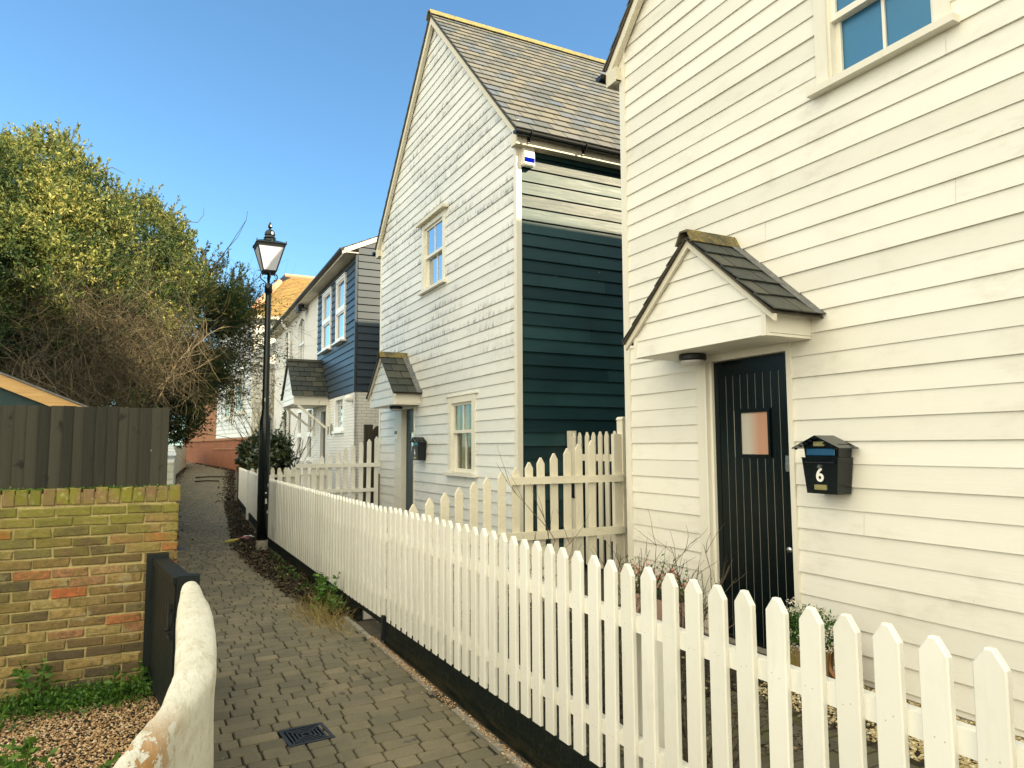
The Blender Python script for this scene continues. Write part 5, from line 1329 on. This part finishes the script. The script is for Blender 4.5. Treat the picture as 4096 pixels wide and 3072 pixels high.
# big evergreen over the lane
bush = thing('evergreen_tree', 'big rounded evergreen tree overhanging the left side of the lane', 'tree', (-.6, 13.2, 0))
poly = [(-420, 760), (-200, 640), (0, 610), (60, 585), (130, 560), (250, 570), (330, 650), (400, 720), (500, 800), (620, 820), (700, 890), (760, 980), (850, 1050), (930, 1080), (970, 1170), (1010, 1240), (1005, 1330), (955, 1420), (910, 1500), (865, 1600), (830, 1690), (770, 1760), (690, 1800), (640, 1760), (-420, 1760)]
def pdist(u, v):
    ins = False; dm = 1e9
    for (x0, y0_), (x1, y1_) in zip(poly, poly[1:]+poly[:1]):
        if (y0_ > v) != (y1_ > v) and u < (x1-x0)*(v-y0_)/(y1_-y0_)+x0: ins = not ins
        L2 = (x1-x0)**2+(y1_-y0_)**2; t_ = max(0, min(1, ((u-x0)*(x1-x0)+(v-y0_)*(y1_-y0_))/L2)); dm = min(dm, math.hypot(u-x0-t_*(x1-x0), v-y0_-t_*(y1_-y0_)))
    return dm if ins else -dm
rb_ = random.Random(21); allP = []; allN = []; allT = []; cnt = 0
while cnt < 400:
    u, v = rb_.uniform(-330, 1020), rb_.uniform(570, 1790); dd = pdist(u, v)
    dd += 42*mnoise.noise(Vector((u/75, v/75, 3)))+16*mnoise.noise(Vector((u/26, v/26, 7)))-6
    if dd < 16: continue
    rp = min(rb_.uniform(40, 140), max(20, dd*.95))
    y = 10.9+max(0, u)/1000*3.3-min(dd, 330)/330*1.5+rb_.uniform(-.1, 1.3)
    if v > 1500: y += .3
    c = np.array(at(u, v, y)); D = np.linalg.norm(c-np.array([0, 0, 1.6])); R0 = rp/2838.3*D*.84
    n = int(430*R0*R0)+32
    d = nrs.normal(size=(n, 3)); d /= np.linalg.norm(d, axis=1, keepdims=True)
    rad = R0*(1-np.abs(nrs.normal(0, .30, n)))
    allP.append(c+d*rad[:, None]*np.array([1, 1, .9])); allN.append(d); allT.append(np.full(n, rb_.gauss(0, .17))); cnt += 1
P = np.concatenate(allP); N = np.concatenate(allN); T0 = np.concatenate(allT)
# clump the leaves into sprigs: each seed makes a shoot with leaves along it
M = len(P); K_ = 15
shoot = N*.55+nrs.normal(size=N.shape)*.45; shoot[:, 2] += .75; shoot /= np.linalg.norm(shoot, axis=1, keepdims=True)
sl_ = nrs.uniform(.14, .36, M)
t = nrs.random((M, K_)); Pl = P[:, None, :]+shoot[:, None, :]*(sl_[:, None]*t)[:, :, None]
Nl = shoot[:, None, :]*.9+nrs.normal(size=(M, K_, 3))*.75
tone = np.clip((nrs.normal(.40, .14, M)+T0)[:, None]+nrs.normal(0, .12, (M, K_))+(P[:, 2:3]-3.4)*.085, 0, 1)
keep = (Pl[:, :, 2] > 1.62).ravel() & ~((Pl[:, :, 1] < 8.9) & (Pl[:, :, 2] < 9)).ravel()
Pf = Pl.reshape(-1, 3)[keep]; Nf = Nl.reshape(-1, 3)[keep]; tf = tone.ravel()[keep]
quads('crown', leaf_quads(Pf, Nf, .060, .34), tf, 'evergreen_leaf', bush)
print('leaves', len(Pf))
# shoots that break the skyline
b = MB(); rr = random.Random(6)
for x0 in (-2.2, -1.2, -.5): b.tube([(x0, 13, 0), (x0+.2, 12.9, 1.4), (x0+.1, 12.8, 2.8), (x0+.5, 12.6, 4.2)], [.12, .1, .08, .04], 8)
b.build('trunk', 'twig', bush)
sp_P = []; sp_N = []; b = MB()
edge = [p_ for p_ in poly if p_[0] > -150 and p_[1] < 1300][0:17]
def edge_at(t_):
    k = min(int(t_), len(edge)-2); f = t_-k; return edge[k][0]+(edge[k+1][0]-edge[k][0])*f, edge[k][1]+(edge[k+1][1]-edge[k][1])*f
for q in range(170):
    u, v = edge_at(rr.random()**1.0*(len(edge)-1.001)); yd = 11.3+max(0, u)/1000*3.2+rr.uniform(-.4, .6)
    Lp = rr.choice((35, 50, 60, 80, 110))*rr.uniform(.8, 1.1)
    p0 = at(u+rr.gauss(-10, 20), v+rr.uniform(30, 90), yd); p1 = at(u+rr.gauss(12, 26), v+35-Lp, yd)
    pm = p0.lerp(p1, .55)+Vector((rr.uniform(-.06, .06), 0, 0))
    b.tube([p0, pm, p1], [.007, .005, .002], 4, caps=False)
    for k in range(42):
        tt = rr.random()**.8; c = p0.lerp(pm, tt*2) if tt < .5 else pm.lerp(p1, tt*2-1); sp_P.append(tuple(c)); dv = (p1-p0).normalized(); sp_N.append((dv.x*.9+rr.gauss(0, .55), rr.gauss(0, .55), dv.z*.9+rr.gauss(0, .3)))
b.build('shoots', 'twig', bush)
quads('shoot_leaves', leaf_quads(np.array(sp_P), np.array(sp_N), .065, .32), np.clip(nrs.normal(.62, .2, len(sp_P)), 0, 1), 'evergreen_leaf', bush)
# fringe of thin twigs with small leaves on the right
b = MB(); fp = []; fn = []
for q in range(150):
    v = rr.uniform(1150, 1600); u = rr.uniform(800, 985)-max(0, v-1380)*.5; yd = 13.6+rr.random()*1.2; p = at(u, v, yd)
    pts = twig_mesh(b, p, (rr.uniform(.5, 1), -.1, rr.uniform(-.35, .6)), rr.uniform(.4, 1.0)*(1.0 if v > 1250 else .7), .006, 2, rr, .28, 5, 3, .4, 3)
    for pp in pts:
        for _ in range(7): fp.append(tuple(pp+Vector((rr.gauss(0, .10), rr.gauss(0, .08), rr.gauss(0, .10))))); fn.append((rr.gauss(0, 1), rr.gauss(0, 1), rr.gauss(0, 1)))
b.build('fringe_twigs', 'twig', bush)
quads('fringe_leaves', leaf_quads(np.array(fp), np.array(fn), .05, .5), np.clip(nrs.normal(.45, .2, len(fp)), 0, 1), 'evergreen_leaf', bush)
b = MB()   # long whips against the sky
for c in ([(700, 1330), (800, 1140), (860, 1060), (920, 980), (985, 880), (990, 845)], [(700, 1335), (805, 1150), (850, 1085), (905, 1000), (950, 950), (985, 880)], [(680, 905), (740, 885), (790, 890), (815, 860), (815, 830)], [(700, 960), (760, 980), (830, 1010)], [(400, 680), (450, 670), (500, 695)], [(950, 1120), (985, 1090), (1005, 1070)]):
    b.tube([at(u, v, 13.2) for u, v in c], [.011-.007*i/(len(c)-1) for i in range(len(c))], 4, .2, caps=False)
b.build('whips', 'twig', bush)
# bare climber tangled over it
cl = thing('bare_climber', 'tangled mass of bare brown twigs hanging over the evergreen above the board fence', 'climber', (-.6, 11.0, 1.5))
b = MB(); rr = random.Random(17)
for q in range(2100):
    u = rr.gauss(380, 270); v = rr.gauss(1370, 150)
    if not (-80 < u < 850-max(0, v-1350)*.3 and 1010 < v < 1650): continue
    if v < 1120+abs(u-300)*.12 and rr.random() < .6: continue
    yd = 9.6+max(0, (u-200)/1000)*3.0+rr.uniform(-.3, .5)+max(0, (1450-v)/1000); p = at(u, v, yd)
    twig_mesh(b, p, (rr.uniform(-.7, .8), rr.uniform(-.2, .1), rr.uniform(-1, .5)), rr.uniform(.3, .9), rr.uniform(.0016, .0042), 1, rr, .45, 6, 2, .5, 3)
for q in range(12):
    u = rr.uniform(100, 620); p = at(u, 1650, 9.8+u/1000*2)
    twig_mesh(b, p, (rr.uniform(-.4, .4), .15, 1), rr.uniform(.9, 1.5), .012, 2, rr, .25, 8, 3, .5, 4)
b.build('stems', 'twig', cl)

# dark shrub behind the far fence
shb = thing('shrub', 'glossy dark green shrub behind the farthest white fence by the lamp post', 'shrub', (2.9, 19.6, prof(19)))
Pq = []
for (u, v, y, rp, n) in ((1055, 1770, 19.2, 46, 700), (1010, 1805, 19.6, 44, 750), (1110, 1780, 18.8, 50, 850), (1130, 1830, 18.5, 42, 700), (1050, 1850, 19, 56, 1000), (995, 1850, 19.6, 38, 600), (985, 1800, 19.6, 28, 500), (1100, 1870, 18.6, 55, 1200)):
    c = np.array(at(u, v, y)); R0 = rp/2838.3*np.linalg.norm(c); d = nrs.normal(size=(n, 3)); d /= np.linalg.norm(d, axis=1, keepdims=True)
    Pq.append(c+d*R0*nrs.uniform(.35, 1.15, (n, 1)))
leaf_cloud(np.concatenate(Pq), .12, 'foliage', 'shrub_leaf', shb, .1, .42, .28)
b = MB(); rr = random.Random(2)
for q in range(10): twig_mesh(b, (2.9+rr.uniform(-.3, .4), 19.4, .3), (rr.uniform(-.4, .4), 0, 1), 1.6, .02, 2, rr, .15, 6, 2)
b.build('branches', 'twig', shb)
# bare creeper on the end house
cr = thing('wall_creeper', 'bare creeper stems spreading over the sunlit white boards of the end house', 'climber', (4.2, 32.8, .5)); b = MB(); rr = random.Random(31)
for q in range(26):
    twig_mesh(b, (4.3+rr.uniform(0, .9), 32.9, rr.uniform(1.2, 3.5)), (rr.uniform(-.5, .6), 0, 1), rr.uniform(1, 2.4), .018, 2, rr, .25, 6, 2, .4, 3)
for q in range(34):
    s_ = rr.uniform(1.3, 6.2); p = EA(s_, rr.uniform(4.2, 5.4), .12); twig_mesh(b, p, (0, rr.uniform(-.15, .15), -1), rr.uniform(.9, 2.0), .014, 0, rr, .05, 5, 0, .6, 3)
b.build('stems', 'dry_grass', cr)

# garden plants
def bare_shrub(label, x, y, n, H, seed, spread=.35, leafy=0, leafm='dry_leaf'):
    o = thing('bare_shrub', label, 'shrub', (x, y, 0)); b = MB(); rr = random.Random(seed); lp_ = []
    for q in range(n):
        pts = twig_mesh(b, (x+rr.uniform(-.1, .1), y+rr.uniform(-.1, .1), 0), (rr.uniform(-spread, spread), rr.uniform(-spread, spread), 1), H*rr.uniform(.6, 1.05), .006, 2, rr, .17, 7, 3, .45, 4, .1)
        for pp in pts[2:]:
            for _ in range(leafy): lp_.append(tuple(pp+Vector((rr.gauss(0, .05), rr.gauss(0, .05), rr.gauss(0, .05)))))
    b.build('stems', 'twig', o)
    if lp_: leaf_cloud(lp_, .028, 'leaves', leafm, o, .1, .7, .2)
bare_shrub('bare twiggy shrub before the black planked door', 3.75, 4.35, 11, .62, 4, .5, 1)
bare_shrub('bare rose bush beside the pink planter', 3.35, 4.75, 9, .62, 5, .55, 1, 'shrub_leaf')
bare_shrub('sparse leafy rose against the corner of the near house', 3.0, 5.3, 5, .85, 6, .3, 2, 'weed_leaf')
bare_shrub('low brown twiggy bush just inside the near fence', 2.5, 3.6, 22, .42, 7, .8, 1)
bare_shrub('low brown twiggy bush further left inside the fence', 2.4, 4.6, 20, .45, 8, .8, 1)
bare_shrub('dry bramble stems behind the near pickets', 2.4, 2.7, 16, .34, 9, .8, 0)
# planter
pl = thing('planter', 'pink rectangular planter with orange and pink flowers against the cream wall', 'planter', (4.05, 5.05, 0))
b = MB(); Fp = FX(3.93)
b.hexa([(3.95, 4.80, 0), (4.24, 4.80, 0), (4.24, 5.42, 0), (3.95, 5.42, 0), (3.92, 4.74, .29), (4.25, 4.74, .29), (4.25, 5.48, .29), (3.92, 5.48, .29)]); b.build('pot', 'pink_planter', pl)
b = MB(); b.box(WORLD, 3.93, 4.24, .285, .294, 4.75, 5.47); b.build('compost', 'soil', pl)
P = np.stack([nrs.uniform(3.92, 4.22, 900), nrs.uniform(4.72, 5.5, 900), .30+np.abs(nrs.normal(0, .10, 900))], 1); leaf_cloud(P, .035, 'foliage', 'weed_leaf', pl, .6, .3, .25)
P = np.stack([nrs.uniform(3.88, 4.1, 90), nrs.uniform(4.72, 5.5, 90), .38+np.abs(nrs.normal(0, .07, 90))], 1); P = np.repeat(P, 6, 0)+nrs.normal(0, .008, (540, 3)); leaf_cloud(P, .022, 'blossom', 'pink_flower', pl, .3, .5, .3)
# mossy tub with pale flowers
tb = thing('wooden_tub', 'mossy timber tub of pale flowers between the planked door and the terracotta ornament', 'planter', (3.98, 3.42, 0))
b = MB()
for k in range(16):
    a = 2*math.pi*k/16; a2 = a+2*math.pi/16*.93; r0, r1 = .125, .15
    b.hexa([(3.98+r0*math.cos(a), 3.42+r0*math.sin(a), 0), (3.98+r0*math.cos(a2), 3.42+r0*math.sin(a2), 0), (3.98+(r0-.02)*math.cos(a2), 3.42+(r0-.02)*math.sin(a2), 0), (3.98+(r0-.02)*math.cos(a), 3.42+(r0-.02)*math.sin(a), 0),
            (3.98+r1*math.cos(a), 3.42+r1*math.sin(a), .27), (3.98+r1*math.cos(a2), 3.42+r1*math.sin(a2), .27), (3.98+(r1-.02)*math.cos(a2), 3.42+(r1-.02)*math.sin(a2), .27), (3.98+(r1-.02)*math.cos(a), 3.42+(r1-.02)*math.sin(a), .27)])
b.build('staves', 'mossy_brick', tb)
b = MB(); b.lathe((3.98, 3.42, 0), [(.12, .01), (.135, .25)], 14); b.build('compost', 'soil', tb)
d = nrs.normal(size=(2200, 3)); d /= np.linalg.norm(d, axis=1, keepdims=True); P = np.array([3.96, 3.40, .38])+d*np.array([.17, .24, .16])*nrs.uniform(.4, 1, (2200, 1)); leaf_cloud(P, .026, 'foliage', 'weed_leaf', tb, .3, .25, .2)
d = nrs.normal(size=(70, 3)); d /= np.linalg.norm(d, axis=1, keepdims=True); d[:, 0] = -np.abs(d[:, 0]); P = np.array([3.95, 3.40, .40])+d*np.array([.17, .24, .17]); P = np.repeat(P, 12, 0)+nrs.normal(0, .009, (840, 3)); leaf_cloud(P, .018, 'blossom', 'pale_flower', tb, .3, .5, .3)
# terracotta ornament: a moulded pot with handle
tc = thing('terracotta_pot', 'terracotta garden ornament with moulded scrolls against the cream wall', 'garden ornament', (4.0, 3.15, 0))
b = MB(); b.lathe((4.05, 3.18, 0), [(.055, 0), (.06, .03), (.04, .06), (.06, .14), (.072, .22), (.06, .30), (.07, .33), (.06, .33), (.04, .25)], 20); b.build('pot', 'terracotta', tc, True)
b = MB()
for sg in (-1, 1): b.tube([(4.0-.0, 3.18+sg*(.06+.05*math.sin(a)), .2+.09*math.cos(a)) for a in [math.pi*i/8 for i in range(9)]], .014, 6)
b.tube([(3.975, 3.18+.05*math.cos(a), .19+.06*math.sin(a)) for a in [2*math.pi*i/12 for i in range(11)]], .01, 5); b.build('scroll', 'terracotta', tc, True)

# weeds and leaf litter
def plant(name, label, x, y, H, n, seed, mat='weed_leaf', lean=.25, leaf=.05, z=None, r=.08, cat='plant', group=None):
    z = prof(y) if z is None else z; o = thing(name, label, cat, (x, y, z), group); rr = random.Random(seed); b = MB(); P = []; N = []
    for q in range(n):
        px, py = x+rr.gauss(0, r), y+rr.gauss(0, r); h = H*rr.uniform(.5, 1); tip = Vector((px+rr.uniform(-lean, lean)*h, py+rr.uniform(-lean, lean)*h, z+h)); ba = Vector((px, py, z))
        b.tube([ba, ba.lerp(tip, .5)+Vector((0, 0, .02)), tip], [.004, .003, .002], 4, caps=False)
        for k in range(int(h/.016)):
            c = ba.lerp(tip, rr.random()); a = rr.uniform(0, 6.28); P.append(tuple(c)); N.append((math.cos(a), math.sin(a), rr.uniform(-.1, .7)))
    b.build('stems', mat, o); quads('leaves', leaf_quads(np.array(P), np.array(N), leaf, .5), np.clip(nrs.normal(.5, .25, len(P)), 0, 1), mat, o); return o
g_ = 'weeds growing in the brown gravel'
plant('weed', 'tall green weed near the left end of the brick wall foot', -.62, 5.45, .30, 7, 1, group=g_, leaf=.06)
plant('weed', 'green weed in front of the brick wall by the gate', -.05, 5.35, .26, 8, 2, group=g_, leaf=.06)
plant('weed', 'upright bright weed in the gravel, left of the lone small one', -.47, 4.05, .32, 12, 3, group=g_, r=.05)
plant('weed', 'lone small weed in the middle of the gravel', -.10, 3.72, .22, 8, 4, group=g_, r=.03)
plant('weed', 'bushy weed against the limewashed wall', .02, 3.35, .19, 18, 5, group=g_, r=.08)
plant('weed', 'tall pale weed at the left edge of the gravel', -.66, 3.62, .32, 14, 6, group=g_, r=.06)
plant('weed', 'low weed in the gravel at the bottom edge of the view', -.30, 3.12, .14, 22, 7, group=g_, r=.11)
plant('weed', 'dark leafy weed at the far left of the wall foot', -.82, 5.1, .26, 12, 8, group=g_, r=.08)
plant('nettle', 'bright green nettle clump against the black fence board', 1.66, 7.3, .40, 14, 9, 'weed_leaf', .3, .06, r=.09)
plant('nettle', 'small low nettle right of the taller clump', 1.70, 6.95, .22, 8, 10, 'weed_leaf', .3, .05, r=.06)
n = 5200; xs = nrs.normal(-.35, .32, n); ys = 5.52-np.abs(nrs.normal(0, .16, n)); ok = xs < .08
P = np.stack([xs, ys, .0+np.abs(nrs.normal(0, .035, n))], 1)[ok]; o = leaf_cloud(P, .03, 'ground_cover', 'weed_leaf', None, .7, .35, .25); o['kind'] = 'stuff'
n = 9000; ys = np.concatenate([nrs.uniform(6.8, 19.5, n)]); cen = np.array([lane_r(y_)-.02 for y_ in ys]); wd = np.interp(ys, [6.4, 8.2, 10, 12, 16, 19.5], [.10, .26, .30, .30, .20, .18])
xs = cen+.09-nrs.random(n)**1.4*wd*1.45-np.abs(nrs.normal(0, .02, n))
P = np.stack([xs, ys, np.array([prof(y_) for y_ in ys])+np.abs(nrs.normal(0, .022, n))+.008], 1); N = nrs.normal(size=P.shape); N[:, 2] *= .35
o = quads('leaf_litter', leaf_quads(P, N, .05, .55), np.clip(nrs.normal(.35, .28, n), 0, 1), 'dry_leaf'); o['kind'] = 'stuff'
n = 5200; P = np.stack([nrs.uniform(1.95, 3.75, n), nrs.uniform(2.7, 6.0, n), .02+np.abs(nrs.normal(0, .03, n))], 1); N = nrs.normal(size=P.shape); N[:, 2] *= .3
o = quads('leaf_litter', leaf_quads(P, N, .035, .4), np.clip(nrs.normal(.5, .28, n), 0, 1), 'dry_leaf'); o['kind'] = 'stuff'
n = 1500; ys = 6.9+nrs.random(n)**1.6*4.2; xs = 1.72-np.abs(nrs.normal(0, .09, n)); zz = np.abs(nrs.normal(0, .035, n))+.01
P = np.stack([xs, ys, zz], 1)[np.array([mnoise.noise(Vector((a*6, c*2.5, 0))) > .02 for a, c in zip(xs, ys)])]; o = leaf_cloud(P, .035, 'ground_cover', 'weed_leaf', None, .6, .3, .25); o['kind'] = 'stuff'
b = MB(); rr = random.Random(44)
for q in range(420):
    y_ = rr.gauss(6.95, .3); x = 1.66-abs(rr.gauss(0, .14)); twig_mesh(b, (x, y_, .0), (rr.uniform(-1, .6), rr.uniform(-.8, .8), rr.uniform(.1, 1)), rr.uniform(.08, .26), .0022, 0, rr, .3, 4, 0, .4, 3)
o = b.build('dry_grass', 'dry_grass'); o['kind'] = 'stuff'
n = 1500; y_ = nrs.uniform(13, 40, n); x = np.array([lane_l(q) for q in y_])+np.abs(nrs.normal(0, .12, n)); P = np.stack([x, y_, np.array([prof(q) for q in y_])+.02], 1); N = nrs.normal(size=P.shape); N[:, 2] *= .3
o = quads('leaf_litter', leaf_quads(P, N, .06, .55), np.clip(nrs.normal(.35, .28, n), 0, 1), 'dry_leaf'); o['kind'] = 'stuff'
n = 2600; y_ = nrs.uniform(19.5, 50, n); x = np.array([lane_r(q) for q in y_])-np.abs(nrs.normal(0, .16, n)); P = np.stack([x, y_, np.array([prof(q) for q in y_])+.02], 1); N = nrs.normal(size=P.shape); N[:, 2] *= .3
o = quads('leaf_litter', leaf_quads(P, N, .08, .55), np.clip(nrs.normal(.3, .25, n), 0, 1), 'dry_leaf'); o['kind'] = 'stuff'
